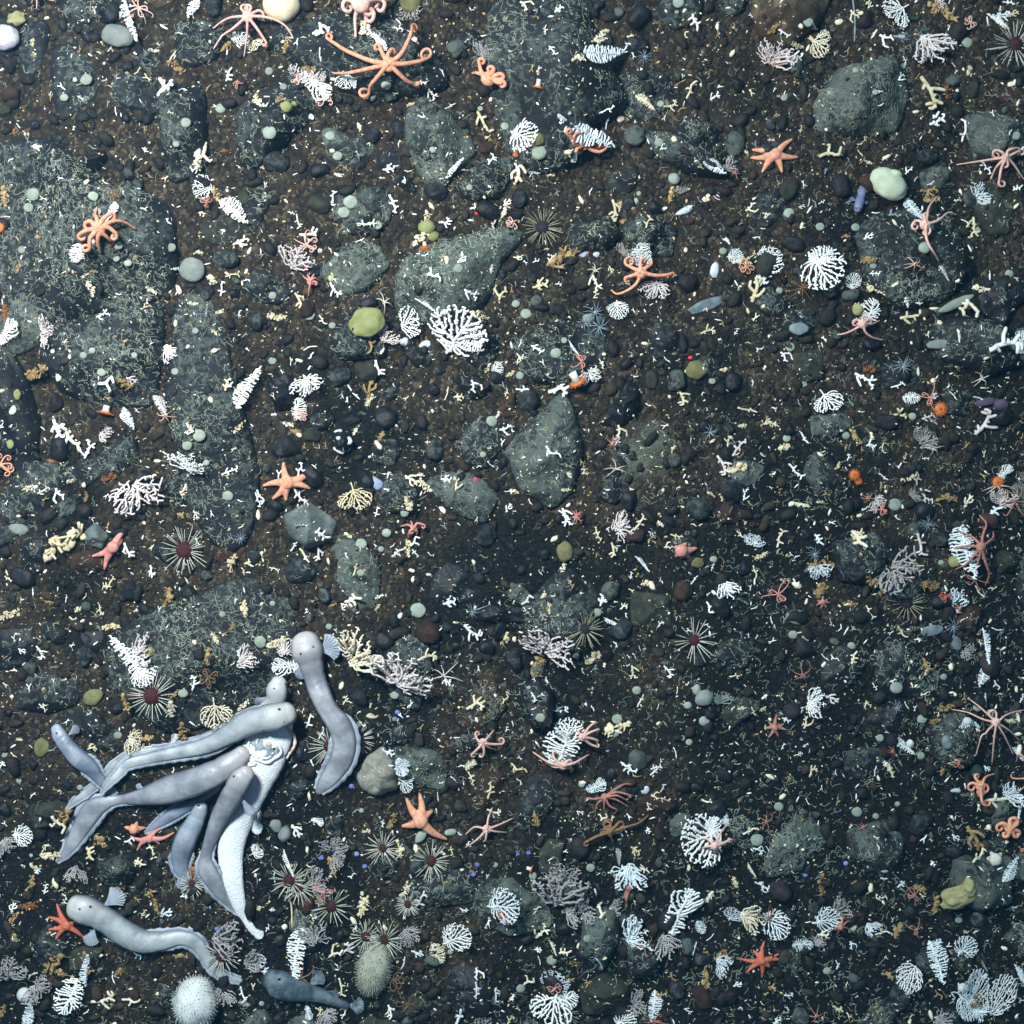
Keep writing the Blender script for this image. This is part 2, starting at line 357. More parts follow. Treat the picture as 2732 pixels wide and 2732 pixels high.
rk('f', '533 972 580 945 637 985 622 1020 580 1037 545 1012', m=M_GREY, squig=.15, h=.04, label='smooth grey stone below the six-armed orange sea star', phrase='the smooth grey stone')
rk('f', '664 1462 690 1430 722 1408 746 1450 749 1492 705 1507 680 1492', m=M_PALE, squig=0, h=.045, label='pale concrete-grey angular stone right of the curled eelpout', phrase='the pale angular stone')
rk('f', '885 1156 930 1140 1000 1150 990 1176 900 1172', m=M_BLACK, squig=0, h=.02); rk('f', '980 1142 1060 1082 1132 1130 1132 1212 1062 1262 990 1222', h=.05)
rk('f', '163 1002 186 984 208 1012 197 1037 165 1027', m=M_GREY, squig=0, h=.03, label='small grey stone behind the folded pink sea star', phrase='the small grey stone at left')
rk('20', '520 320 700 290 900 320 880 420 700 470 540 460', m=M_RUST, squig=.2, h=.03)
rk('11', '540 1330 600 1290 700 1310 725 1370 690 1450 600 1440', m=M_BLACK, squig=0, h=.035, label='round black stone spotted with white shells', phrase='the black stone with white shells')
rk('11', '850 1420 930 1350 1040 1360 1075 1450 1020 1550 900 1540', squig=.4); rk('11', '920 1000 1000 950 1080 980 1070 1060 960 1080', squig=.3)
rk('11', '1490 870 1640 880 1740 960 1720 1050 1580 1070 1500 990', m=M_BLACK, squig=.2, h=.035); rk('11', '1500 1340 1640 1200 1800 1260 1840 1420 1700 1580 1540 1540')
rk('11', '560 640 720 400 940 420 1000 600 960 760 700 780 600 760', squig=.8, h=.045); rk('11', '940 1640 1080 1600 1200 1740 1200 1900 980 1900 900 1780')
rk('02', '1080 1180 1300 860 1500 940 1580 1150 1500 1290 1280 1280', h=.06); rk('02', '400 1650 760 1620 820 1740 700 1850 440 1850', h=.05)
rk('02', '820 1640 1080 1590 1240 1680 1200 1900 960 1900 840 1780', h=.05); rk('02', '960 -40 1300 -40 1420 60 1380 200 1200 260 1000 150', squig=.4)
rk('03', '1500 840 1700 800 1900 880 1960 1060 1800 1180 1560 1120', m=M_SLATE, h=.05); rk('03', '1170 1260 1350 1180 1420 1260 1340 1380 1200 1400', m=M_SLATE, squig=.3)
rk('13', '1260 500 1460 440 1800 480 1960 800 1700 880 1340 760', h=.055); rk('13', '900 -60 1360 -60 1500 160 1380 330 1040 320', h=.05)
rk('13', '380 1180 640 1150 700 1250 560 1340 380 1320', m=M_SLATE); rk('13', '240 720 460 680 480 900 330 940 250 840', m=M_OLIVE, squig=.2)
rk('23', '900 500 1200 420 1300 560 1160 680 960 680', h=.04); rk('23', '540 240 900 160 1020 330 860 560 600 540', h=.045)
rk('22', '180 560 420 420 640 560 660 800 500 1060 240 1060 80 860', h=.06); rk('22', '60 1300 200 1240 330 1360 320 1600 160 1640 80 1480', m=M_BLACK, squig=.5, h=.05)
rk('23', '1780 360 1860 300 1960 330 1960 470 1830 480', m=M_OLIVE, squig=0, h=.04, label='round olive-brown stone at the right edge', phrase='the olive stone at the right edge')
rk('23', '1260 1640 1500 1500 1700 1660 1660 1900 1440 1960 1320 1860', h=.06); rk('33', '1500 760 1960 760 1960 1140 1700 1200 1480 1080', m=M_SLATE, squig=.3, h=.07)
rk('32', '520 1750 700 1640 900 1720 940 1960 560 1960', m=M_OLIVE, squig=.1, h=.05); rk('32', '560 1180 800 1130 840 1380 700 1640 520 1500', m=M_SLATE, h=.05)
rk('33', '700 560 1000 480 1140 640 1080 840 860 900 700 760', m=M_SLATE, h=.045); rk('32', '820 1380 1100 1420 1160 1640 900 1720', h=.05)
rk('30', '660 760 900 680 1000 820 900 960 720 920', h=.05); rk('30', '180 330 430 280 560 360 440 470 240 520', m=M_OLIVE, squig=.1, h=.04)
rk('22', '900 600 1200 640 1200 900 900 860', m=M_OLIVE, squig=.05, h=.02); rk('13', '1380 950 1600 1000 1560 1180 1400 1160')
rk('20', '0 880 240 860 300 1000 200 1140 0 1180', m=M_BLACK, squig=.1); rk('20', '560 900 760 880 800 1040 640 1080', m=M_BLACK, squig=.1)
rk('20', '-40 1300 300 1200 560 1240 600 1420 360 1500 -40 1440', squig=.5); rk('20', '420 1480 700 1460 880 1640 860 1800 700 1760', squig=.3)

# extra mid-size rocks where the photograph shows dark cobbles, never under a traced rock
rr = random.Random(11); taken = [(r['c'][0], r['c'][1], r['size']) for r in ROCKS]
def free(x, y, s, f=.85): return all((x - a) ** 2 + (y - b) ** 2 > ((s + c) * f) ** 2 for a, b, c in taken)
FISHPATH = [tp('30', *q) for q in ((860, 285), (780, 300), (1030, 262), (1150, 230), (1250, 205), (1400, 160), (1550, 100), (690, 350), (610, 460), (540, 580), (470, 690), (1375, 560), (1335, 690), (1340, 800), (1440, 440), (1120, 480), (1220, 425), (1330, 355), (600, 1080), (700, 1120), (800, 1180), (920, 1265), (1060, 1325), (1200, 1318), (1330, 1295), (1430, 1325), (1510, 1420), (1565, 1515), (1650, 1580), (1750, 1610), (1520, 760), (1600, 900), (1700, 1050), (1720, 850), (1700, 640), (800, 120), (700, 180), (560, 290), (950, 20), (600, 10), (720, 120))] + [tp('21', *q) for q in ((380, 1000), (420, 1150), (470, 1330), (550, 1480), (630, 1600), (660, 1720), (640, 1840), (570, 1940), (160, 1310), (-200, 1640), (-500, 1760), (-800, 1820))] + [tp('31', *q) for q in ((180, 1640), (320, 1680), (480, 1720), (620, 1775), (740, 1800))] + [tp('20', *q) for q in ((430, 1640), (520, 1760), (620, 1860))]
def off_fish(px, py, m): return all((px - a) ** 2 + (py - b) ** 2 > m * m for a, b in FISHPATH)
cnt = 0
for k in range(2600):
    px, py = rr.uniform(-260, 2990), rr.uniform(-260, 2990); x, y = flat(px, py); s = rr.choice((.022, .028, .035, .045, .06))
    if not free(x, y, s): continue
    if 1480 < px < 1700 and 830 < py < 1350: continue
    if not off_fish(px, py, 40 + s / PX): continue
    nn = rr.randint(6, 9); p = []
    for i in range(nn):
        a = 2 * PI * i / nn + rr.uniform(-.25, .25); q = s / PX * rr.uniform(.75, 1.15) * (1 + .25 * math.cos(2 * a + k))
        p.append((px + math.cos(a) * q, py + math.sin(a) * q))
    rock(p, m=rr.choice((M_ROCK, M_ROCK, M_ROCK, M_SLATE, M_BLACK, M_OLIVE, M_RUST) if s < .05 else (M_ROCK, M_SLATE)), squig=rr.choice((.3, .7, 1)) , cat='rock')
    taken.append((x, y, s)); cnt += 1
    if cnt > 150: break

# ------------------------------------------------------------------ surface map used to set things down
V_ = np.concatenate(BV); F_ = np.concatenate(BF); ID_ = np.concatenate(BID)
bvh = bvhtree.BVHTree.FromPolygons([tuple(v) for v in V_], [tuple(int(i) for i in f) for f in F_])
HN, HL = 520, 1.3
hs = np.linspace(-HL, HL, HN); HM = np.zeros((HN, HN)); HI = np.full((HN, HN), -1); dn = Vector((0, 0, -1))
for j, y in enumerate(hs):
    for i, x in enumerate(hs):
        p, nrm, fi, d = bvh.ray_cast(Vector((x, y, 1.5)), dn)
        if p is not None: HM[j, i] = p.z; HI[j, i] = ID_[fi]
def hz(x, y):
    x = np.clip((np.asarray(x, float) + HL) / (2 * HL) * (HN - 1), 0, HN - 1.001); y = np.clip((np.asarray(y, float) + HL) / (2 * HL) * (HN - 1), 0, HN - 1.001)
    i = x.astype(int); j = y.astype(int); fx = x - i; fy = y - j
    return (HM[j, i] * (1 - fx) + HM[j, i + 1] * fx) * (1 - fy) + (HM[j + 1, i] * (1 - fx) + HM[j + 1, i + 1] * fx) * fy
def hid(x, y):
    i = np.clip(np.rint((np.asarray(x) + HL) / (2 * HL) * (HN - 1)).astype(int), 0, HN - 1); j = np.clip(np.rint((np.asarray(y) + HL) / (2 * HL) * (HN - 1)).astype(int), 0, HN - 1)
    return HI[j, i]
def h1(x, y): return float(hz(np.array([x]), np.array([y]))[0])
def on(px, py):                        # pixel -> point of the surface it shows
    z = 0.0
    for i in range(5):
        x, y = flat(px, py, z); z = h1(x, y)
    return Vector((x, y, z))
def spread(px, py, r):                 # highest ground in reach of a thing
    p = on(px, py); a = np.linspace(0, 2 * PI, 9)[:-1]
    return p, float(max(p.z, hz(p.x + r * np.cos(a), p.y + r * np.sin(a)).max()))
# ------------------------------------------------------------------ worm tubes, gravel, grit: what nobody could count
R2 = np.random.RandomState(3)
NS, KN = 100000, 10
sx = R2.uniform(-.97, .97, NS); sy = R2.uniform(-.97, .97, NS); rid = hid(sx, sy)
sq = np.array([r['squig'] for r in ROCKS] + [.10]); base_ = np.where(rid >= 0, sq[rid], np.clip(.09 + .20 * (sx * .5 - sy * .6 + .1), .03, .26))
dens = fbm(sx * 9 + 3, sy * 9, 3) * 2.2 + .5
keep = R2.rand(NS) < base_ * np.clip(dens, .08, 1)
sx, sy, rid = sx[keep], sy[keep], rid[keep]; NS = len(sx)
th = R2.uniform(0, 2 * PI, NS); step = R2.uniform(.0010, .0023, NS); cur = R2.normal(0, .35, NS)
XS = np.zeros((NS, KN)); YS = np.zeros((NS, KN)); TH = np.zeros((NS, KN)); x, y = sx.copy(), sy.copy()
for k in range(KN):
    XS[:, k] = x; YS[:, k] = y; TH[:, k] = th
    cur = cur * .7 + R2.normal(0, .45, NS); th = th + cur; x = x + np.cos(th) * step; y = y + np.sin(th) * step
ZS = hz(XS, YS)
wd = R2.uniform(.0004, .00075, NS)[:, None] * np.ones((1, KN)); wd[:, 0] *= .5; wd[:, -1] *= .4
nxx, nyy = -np.sin(TH), np.cos(TH)
TV = np.stack([np.stack([XS + nxx * wd, YS + nyy * wd, hz(XS + nxx * wd, YS + nyy * wd) - .0006], -1), np.stack([XS, YS, ZS + .0014], -1), np.stack([XS - nxx * wd, YS - nyy * wd, hz(XS - nxx * wd, YS - nyy * wd) - .0006], -1)], 2)
def tube_faces(n):
    b = np.arange(n)[:, None, None] * (KN * 3) + np.arange(KN - 1)[None, :, None] * 3
    q = np.array([[0, 1, 4, 3], [1, 2, 5, 4]])
    return (b.reshape(n, KN - 1, 1, 1) + q.reshape(1, 1, 2, 4)).reshape(-1, 4)
for r in range(-1, len(ROCKS)):
    sel = np.where(rid == r)[0]
    if len(sel) < 3: continue
    v = TV[sel].reshape(-1, 3); f = tube_faces(len(sel))
    if r >= 0:
        c = ROCKS[r]['c']; o = link('worm_tubes', np_mesh('worm_tubes', v - c, f), M_TUBE, parent=ROCKS[r]['o']); o['kind'] = 'stuff'
    else:
        o = link('worm_tubes', np_mesh('worm_tubes', v, f), M_TUBE); tag(o, 'pale squiggly worm tubes on the gravel between rocks', 'worm tubes', None, 'stuff')

def scatter(name, n, lo, hi, m, label, cat, sub=1, flat_=.6, where=None, reach=1.25, stretch=1.6):
    v0, f0 = ICO[sub]; v0 = np.array([tuple(a) for a in v0]); f0 = np.array(f0)
    x = R2.uniform(-reach, reach, n); y = R2.uniform(-reach, reach, n)
    if where is not None:
        k = where(x, y); x, y = x[k], y[k]; n = len(x)
    s = lo + (hi - lo) * R2.rand(n) ** 3; z = hz(x, y); a = R2.uniform(0, 2 * PI, n)
    sc = np.stack([s * R2.uniform(.8, stretch, n), s * R2.uniform(.6, 1, n), s * flat_ * R2.uniform(.7, 1.2, n)], -1)
    p = v0[None] * sc[:, None] * (1 + R2.uniform(-.22, .22, (n, len(v0), 1)))
    ca, sa = np.cos(a)[:, None], np.sin(a)[:, None]
    q = np.stack([p[..., 0] * ca - p[..., 1] * sa + x[:, None], p[..., 0] * sa + p[..., 1] * ca + y[:, None], p[..., 2] + z[:, None] + (sc[:, 2] * .35)[:, None]], -1)
    f = (np.arange(n)[:, None, None] * len(v0) + f0[None]).reshape(-1, 3)
    o = link(name, np_mesh(name, q.reshape(-1, 3), f, sub > 1), m); tag(o, label, cat, None, 'stuff'); return o
gap = lambda x, y: (hid(x, y) < 0) | (R2.rand(len(x)) < .12)
scatter('dark_gravel', 3400, .004, .013, mat('dark_gravel', '#15161a', '#33302b', scale=45, rough=.75, bump=.4, gain=.6), 'dark gravel filling the gaps between rocks', 'gravel', 2, where=gap)
scatter('brown_gravel', 2600, .003, .011, mat('brown_gravel', '#26201b', '#4a3f33', scale=45, rough=.85, bump=.4, gain=.6), 'brown gravel filling the gaps between rocks', 'gravel', 2, where=gap)
scatter('fine_gravel', 14000, .0012, .0045, mat('fine_gravel', '#17140f', '#5a4632', scale=140, rough=.85, c3='#2a2420', gain=.75), 'fine dark grains between the pebbles', 'gravel', 1, where=gap)
scatter('shell_grit', 11000, .0007, .0021, M_GRIT, 'white specks of shell grit strewn over the seabed', 'shell grit', 1, .7)
scatter('golden_grit', 8000, .0008, .0028, M_CRUMB, 'golden specks of coral grit strewn over the seabed', 'coral grit', 1, .7)
scatter('coral_splinters', 1700, .0012, .0026, MATS['white_coral'], 'tiny white coral splinters strewn over the seabed', 'coral splinters', 1, .5, stretch=4.5)
scatter('coral_crumbs', 1500, .0015, .0055, MATS['cream_coral'], 'small cream and tan coral crumbs strewn over the seabed', 'coral crumbs', 2, .6, stretch=2.0)

# forked coral bits too small to tell apart
def bits(name, n, lo, hi, m, label, seed):
    rs = np.random.RandomState(seed); x = rs.uniform(-1.0, 1.0, n); y = rs.uniform(-1.0, 1.0, n); z = hz(x, y); mb = MB()
    for k in range(n):
        L = lo + (hi - lo) * rs.rand() ** 2; a = rs.uniform(0, 6.28); r = L * rs.uniform(.07, .11); c = Vector((x[k], y[k], z[k] + r)); d = lambda q, l: Vector((math.cos(q) * l, math.sin(q) * l, rs.uniform(0, .25) * l))
        e = c + d(a, L * .45); tube(mb, [c - d(a, L * .3), c + d(a + .3, L * .1), e], [r * 1.1, r, r * .9], 4)
        for s in (.8, -.7)[:rs.randint(0, 3)]: tube(mb, [e - d(a, L * rs.uniform(.1, .35)), e + d(a + s, L * .4)], [r * .9, r * .7], 4)
        if rs.rand() < .4: tube(mb, [c, c + d(a + 2.2, L * .35)], [r, r * .7], 4)
    tag(link(name, mb.mesh(name), m), label, 'coral bits', None, 'stuff')
bits('white_coral_bits', 650, .005, .015, MATS['white_coral'], 'tiny forked white coral bits strewn over the seabed', 61)
bits('cream_coral_bits', 750, .005, .014, MATS['cream_coral'], 'tiny forked cream coral bits strewn over the seabed', 62)
bits('golden_coral_bits', 800, .005, .014, MATS['golden_coral'], 'tiny forked golden coral bits strewn over the seabed', 63)
bits('grey_coral_bits', 700, .006, .016, MATS['grey_green_coral'], 'tiny forked grey coral bits strewn over the seabed', 64)

# pebbles one can tell apart
PEB = []
for k in range(9):
    mb = MB(); rsp = random.Random(k + 300); pl = [(Vector((rsp.gauss(0, 1), rsp.gauss(0, 1), rsp.gauss(.2, .8))).normalized(), rsp.uniform(.62, .98)) for _ in range(13)]
    v0, f0 = ICO[3]; out = []
    for q in v0:
        r_ = 1.12
        for nn_, d_ in pl:
            t_ = nn_.dot(q)
            if t_ > .05: r_ = min(r_, d_ / t_)
        r_ *= 1 + .06 * noise.noise(q * 2.2 + Vector((k * 5, 0, 0))) + .03 * noise.noise(q * 7 + Vector((k, 3, 0)))
        out.append((q.x * r_, q.y * r_ * (.66 + .04 * k), q.z * r_ * (.5 + .02 * k)))
    mb.add(out, f0); PEB.append(mb.mesh('pebble'))
rp = random.Random(5); spots = []
tries = 0
while len(spots) < 290 and tries < 9000:
    tries += 1
    px, py = rp.uniform(5, 2727), rp.uniform(5, 2727); p = on(px, py); s = .008 + .017 * rp.random() ** 1.6
    if int(hid(np.array([p.x]), np.array([p.y]))[0]) >= 0: continue
    if any((p.x - a) ** 2 + (p.y - b) ** 2 < (s + c) ** 2 for a, b, c in spots): continue
    if 1480 < px < 1700 and 880 < py < 1300 and rp.random() < .8: continue
    if px * .5 + py * .6 > 1650 and rp.random() < .5: continue
    if not off_fish(px, py, 42 + s / PX): continue
    spots.append((p.x, p.y, s))
    kind = rp.choices(('dark', 'plum', 'rusty brown', 'olive', 'slate grey', 'black'), (6, 3, 1.4, 1.6, 3, 4))[0]
    m = {'dark': M_ROCK, 'plum': M_PLUM, 'rusty brown': M_RUST, 'olive': M_OLIVE, 'slate grey': M_SLATE, 'black': M_BLACK}[kind]
    o = link('pebble', rp.choice(PEB), m, loc=(p.x, p.y, p.z + s * .18), share=True); o.scale = (s, s, s); o.rotation_euler = (rp.uniform(-.3, .3), rp.uniform(-.3, .3), rp.uniform(0, 6.28))
    AUTO.append((o, px, py, ('larger ' if s > .017 else 'small ') + kind + ' pebble', 'pebble', 'pebbles lying between the rocks'))

# ------------------------------------------------------------------ corals: branching grown towards points in an outline
def grow(inside, n, kill, step, seed, start=(0, 0), thick=.02, tip=.6, cup=0, box=(-.6, .6, 0, 1), rib=0, sides=5, zvar=.0, maxit=120):
    rs = np.random.RandomState(seed); A = []
    while len(A) < n:
        p = (rs.uniform(box[0], box[1]), rs.uniform(box[2], box[3]))
        if inside(*p): A.append(p)
    A = np.array(A); nodes = [np.array(start, float)]; par = [-1]
    while rib and nodes[-1][1] < rib: nodes.append(nodes[-1] + np.array([rs.normal(0, step * .22), step])); par.append(len(nodes) - 2)
    alive = np.ones(len(A), bool)
    for it in range(maxit):
        if not alive.any(): break
        Nn = np.array(nodes); D = A[alive][:, None] - Nn[None]; d = np.hypot(D[..., 0], D[..., 1]); near = d.argmin(1)
        new = 0
        for k in np.unique(near):
            s = D[near == k, k]; l = np.hypot(s[:, 0], s[:, 1]); v = (s / l[:, None]).sum(0); q = np.hypot(*v)
            if q < .05: v = s[0] / l[0]; q = 1
            p = nodes[k] + v / q * step + rs.normal(0, step * .12, 2)
            if len(nodes) > 3 and (np.hypot(*(np.array(nodes) - p).T) < step * .35).any(): continue
            nodes.append(p); par.append(int(k)); new += 1
        Nn = np.array(nodes); dd = np.hypot(A[:, None, 0] - Nn[None, :, 0], A[:, None, 1] - Nn[None, :, 1]).min(1); alive &= dd > kill
        if not new: break
    N = len(nodes); load = np.ones(N)
    for k in range(N - 1, 0, -1): load[par[k]] += load[k] * .9
    rad = thick * (tip + (1 - tip) * (load / load.max()) ** .4)
    z = np.zeros(N)
    for k in range(1, N): z[k] = z[par[k]] + rs.normal(0, zvar)
    z = z - z.min() * .4
    mb = MB(); kids = {}
    for k in range(1, N): kids.setdefault(par[k], []).append(k)
    P = lambda k: Vector((nodes[k][0], nodes[k][1], z[k] + cup * (nodes[k][0] ** 2) + rad[k]))
    stack = [(0, c) for c in kids.get(0, [])]
    while stack:
        a, b = stack.pop(); ch = [a, b]
        while b in kids:
            c = kids[b]; big = max(c, key=lambda q: load[q])
            for q in c:
                if q != big: stack.append((b, q))
            b = big; ch.append(b)
        pts = [P(k) for k in ch]; rr_ = [rad[k] for k in ch]
        if len(ch) >= 2:
            rr_[-1] *= .95; d = (pts[-1] - pts[-2]).normalized() * rr_[-1] * .7
            pts.append(pts[-1] + d); rr_.append(rr_[-1] * .5)
        tube(mb, pts, rr_, sides)
    return mb
ell = lambda cx, cy, a, b: (lambda x, y: ((x - cx) / a) ** 2 + ((y - cy) / b) ** 2 < 1)
def leaf(w, bias=.6): return lambda x, y: 0 < y < 1 and abs(x + .05 * math.sin(5 * y)) < w * (math.sin(PI * min(1, y ** bias)) * .9 + .1)
SH = {}
SH['F'] = [grow(ell(0, .52, .5, .47), 400, .024, .024, 1, thick=.028, rib=.3, cup=.25, zvar=.006).mesh('coral_fan'),
           grow(lambda x, y: ell(.2, .6, .33, .38)(x, y) or ell(-.25, .55, .3, .28)(x, y), 420, .024, .024, 2, thick=.028, rib=.25, zvar=.007).mesh('coral_fan'),
           grow(lambda x, y: .15 < math.hypot(x, y) < 1 and y > abs(x) * .6, 400, .026, .025, 3, thick=.029, rib=.2, cup=.3, zvar=.006).mesh('coral_fan'),
           grow(ell(.05, .5, .36, .5), 380, .024, .024, 4, thick=.028, rib=.6, zvar=.006).mesh('coral_fan'),
           grow(lambda x, y: ell(0, .35, .22, .36)(x, y) or ell(.12, .75, .3, .26)(x, y), 380, .024, .024, 5, thick=.028, rib=.5, zvar=.006).mesh('coral_fan')]
SH['D'] = [grow(ell(0, .5, .5, .5), 620, .017, .018, 11 + k, thick=.022, cup=.3, zvar=.005).mesh('coral_fan') for k in range(2)]
SH['L'] = [grow(leaf(.17), 360, .015, .016, 21, thick=.02, rib=.85, zvar=.004, cup=.6).mesh('feather_coral'), grow(leaf(.14, 1.0), 340, .015, .016, 22, thick=.02, rib=.85, zvar=.004).mesh('feather_coral'),
           grow(leaf(.22, .8), 420, .016, .017, 23, thick=.021, rib=.8, zvar=.004).mesh('feather_coral'), grow(leaf(.09, .7), 240, .014, .016, 24, thick=.02, rib=.9, zvar=.004).mesh('feather_coral')]
SH['C'] = [grow(ell(0, .55, .4, .45), 9 + 2 * k, .10, .08, 31 + k, thick=.058 + .006 * (k % 4), tip=.7, zvar=.03, sides=6).mesh('coral_fragment') for k in range(12)]
SH['V'] = [grow(ell(0, .55, .30, .45), 6 + k, .09, .09, 51 + k, thick=.05, tip=.7, zvar=.03, sides=6).mesh('coral_fragment') for k in range(6)]
def bush(seed):
    rs = random.Random(seed); mb = MB()
    for k in range(7):
        a = rs.uniform(-1.3, 1.3)
        g = grow(ell(0, .5, .3, .5), 60, .045, .042, seed * 10 + k, thick=.036, tip=.75, zvar=.02)
        s = rs.uniform(.5, .85); ca, sa = math.cos(a), math.sin(a); oy = rs.uniform(0, .35); oz = rs.uniform(0, .12); tl = rs.uniform(.05, .5)
        mb.add([((x * ca - y * sa) * s, (x * sa + y * ca) * s + oy, (z + y * tl) * s + oz) for x, y, z in g.v], g.f)
    return mb.mesh('bushy_coral')
SH['B'] = [bush(k) for k in range(61, 67)]
def rubble(seed):
    rs = random.Random(seed); mb = MB(); n = rs.randint(6, 10)
    for k in range(n):
        t = (k + .5) / n; w = rs.uniform(.07, .14) * (1.15 - .5 * abs(t - .5))
        blob(mb, (rs.uniform(-.14, .14), t, w * .5), (w * rs.uniform(.8, 1.3), w * rs.uniform(.9, 1.4), w * .7), 2, .3, 2.2, rs.random() * 50, rs.random() * 6)
    for k in range(rs.randint(12, 20)):
        t = rs.uniform(.05, .95); a = rs.uniform(0, 2 * PI); l = rs.uniform(.12, .26); x0 = rs.uniform(-.1, .1); r = rs.uniform(.028, .045)
        p = [(x0, t, .08), (x0 + math.cos(a) * l * .5, t + math.sin(a) * l * .5, .12 + rs.uniform(0, .08)), (x0 + math.cos(a) * l, t + math.sin(a) * l, .12 + rs.uniform(0, .14))]
        tube(mb, p, [r, r * .95, r * .8], 6)
    return mb.mesh('coral_rubble')
SH['T'] = [rubble(k) for k in range(71, 83)]
def stick(seed):
    rs = random.Random(seed); mb = MB(); c = rs.uniform(-.12, .12); n = 9
    p = [(c * math.sin(PI * i / (n - 1)) + rs.uniform(-.015, .015), i / (n - 1), .06) for i in range(n)]
    tube(mb, p, [(.05 + .012 * math.sin(i * 2.3)) * (.7 if i in (0, n - 1) else 1) for i in range(n)], 6)
    if seed % 2: tube(mb, [p[5], (p[5][0] + .12, p[5][1] + .12, .07)], [.04, .03], 6)
    return mb.mesh('coral_stick')
SH['S'] = [stick(k) for k in range(6)]
INFO = {'F': ('coral_fan', 'lace fan', 'coral', .30, 'lace coral fans'), 'D': ('coral_fan', 'dense round fan', 'coral', .4, 'lace coral fans'), 'L': ('feather_coral', 'feather-shaped colony', 'coral', .2, 'feather corals'),
        'C': ('coral_fragment', 'branching fragment', 'coral', .08, 'broken coral fragments'), 'V': ('coral_twig', 'thin forked twig', 'coral', .08, 'broken coral twigs'), 'S': ('coral_stick', 'stick', 'coral', .02, 'broken coral sticks'),
        'T': ('coral_rubble', 'knobbly lump', 'coral', .0, 'lumps of coral rubble'), 'B': ('bushy_coral', 'bush', 'coral', .15, 'bushy corals')}
rc = random.Random(99)
def coral(kd, px, py, size, ang, cc, label=None, phrase=None, k=None):
    name, form, cat, lift, grp = INFO[kd]; L = size * K; a = math.radians(ang)
    if kd in 'FDB': L *= 1.08
    bx, by = px - math.cos(a) * L / 2, py + math.sin(a) * L / 2; tx, ty = px + math.cos(a) * L / 2, py - math.sin(a) * L / 2
    B = on(bx, by); T = on(tx, ty); Mi = on(px, py); LW = L * PX
    zt = max(T.z, Mi.z * 2 - B.z) + lift * LW; zt = min(zt, B.z + LW * .8)
    base = B.copy(); dz = zt - base.z
    flat_len = math.hypot(T.x - B.x, T.y - B.y); pitch = math.atan2(dz, flat_len)
    ln = math.hypot(dz, flat_len); yaw = math.atan2(T.y - B.y, T.x - B.x) - PI / 2
    meshes = SH[kd]; me = meshes[k % len(meshes)] if k is not None else rc.choice(meshes)
    o = link(name, me, PAL[cc][1], loc=base + Vector((0, 0, -.0008)), share=True)
    fl = rc.choice((1, -1)); w = ln * rc.uniform(.9, 1.1) if kd not in 'S' else ln * min(1, max(.6, 30 / size))
    if kd == 'S': w = min(ln, .03)
    if kd == 'D' and size > 200: w *= .56
    o.scale = (w * fl, ln, (w if kd not in 'T' else ln) * .9)
    o.rotation_euler = (Matrix.Rotation(yaw, 4, 'Z') @ Matrix.Rotation(pitch, 4, 'X')).to_euler()
    sz = 'tiny' if size < 65 else ('small' if size < 110 else ('' if size < 190 else 'large'))
    cn = PAL[cc][0]
    look = (sz + ' ' + cn + ' ' + form) if 'coral' in cn else (sz + ' ' + cn + ' coral ' + form)
    if label: tag(o, label, cat, None)
    else: AUTO.append((o, px, py, look.strip(), cat, grp))
    if phrase: mark(px, py, phrase)
    return o
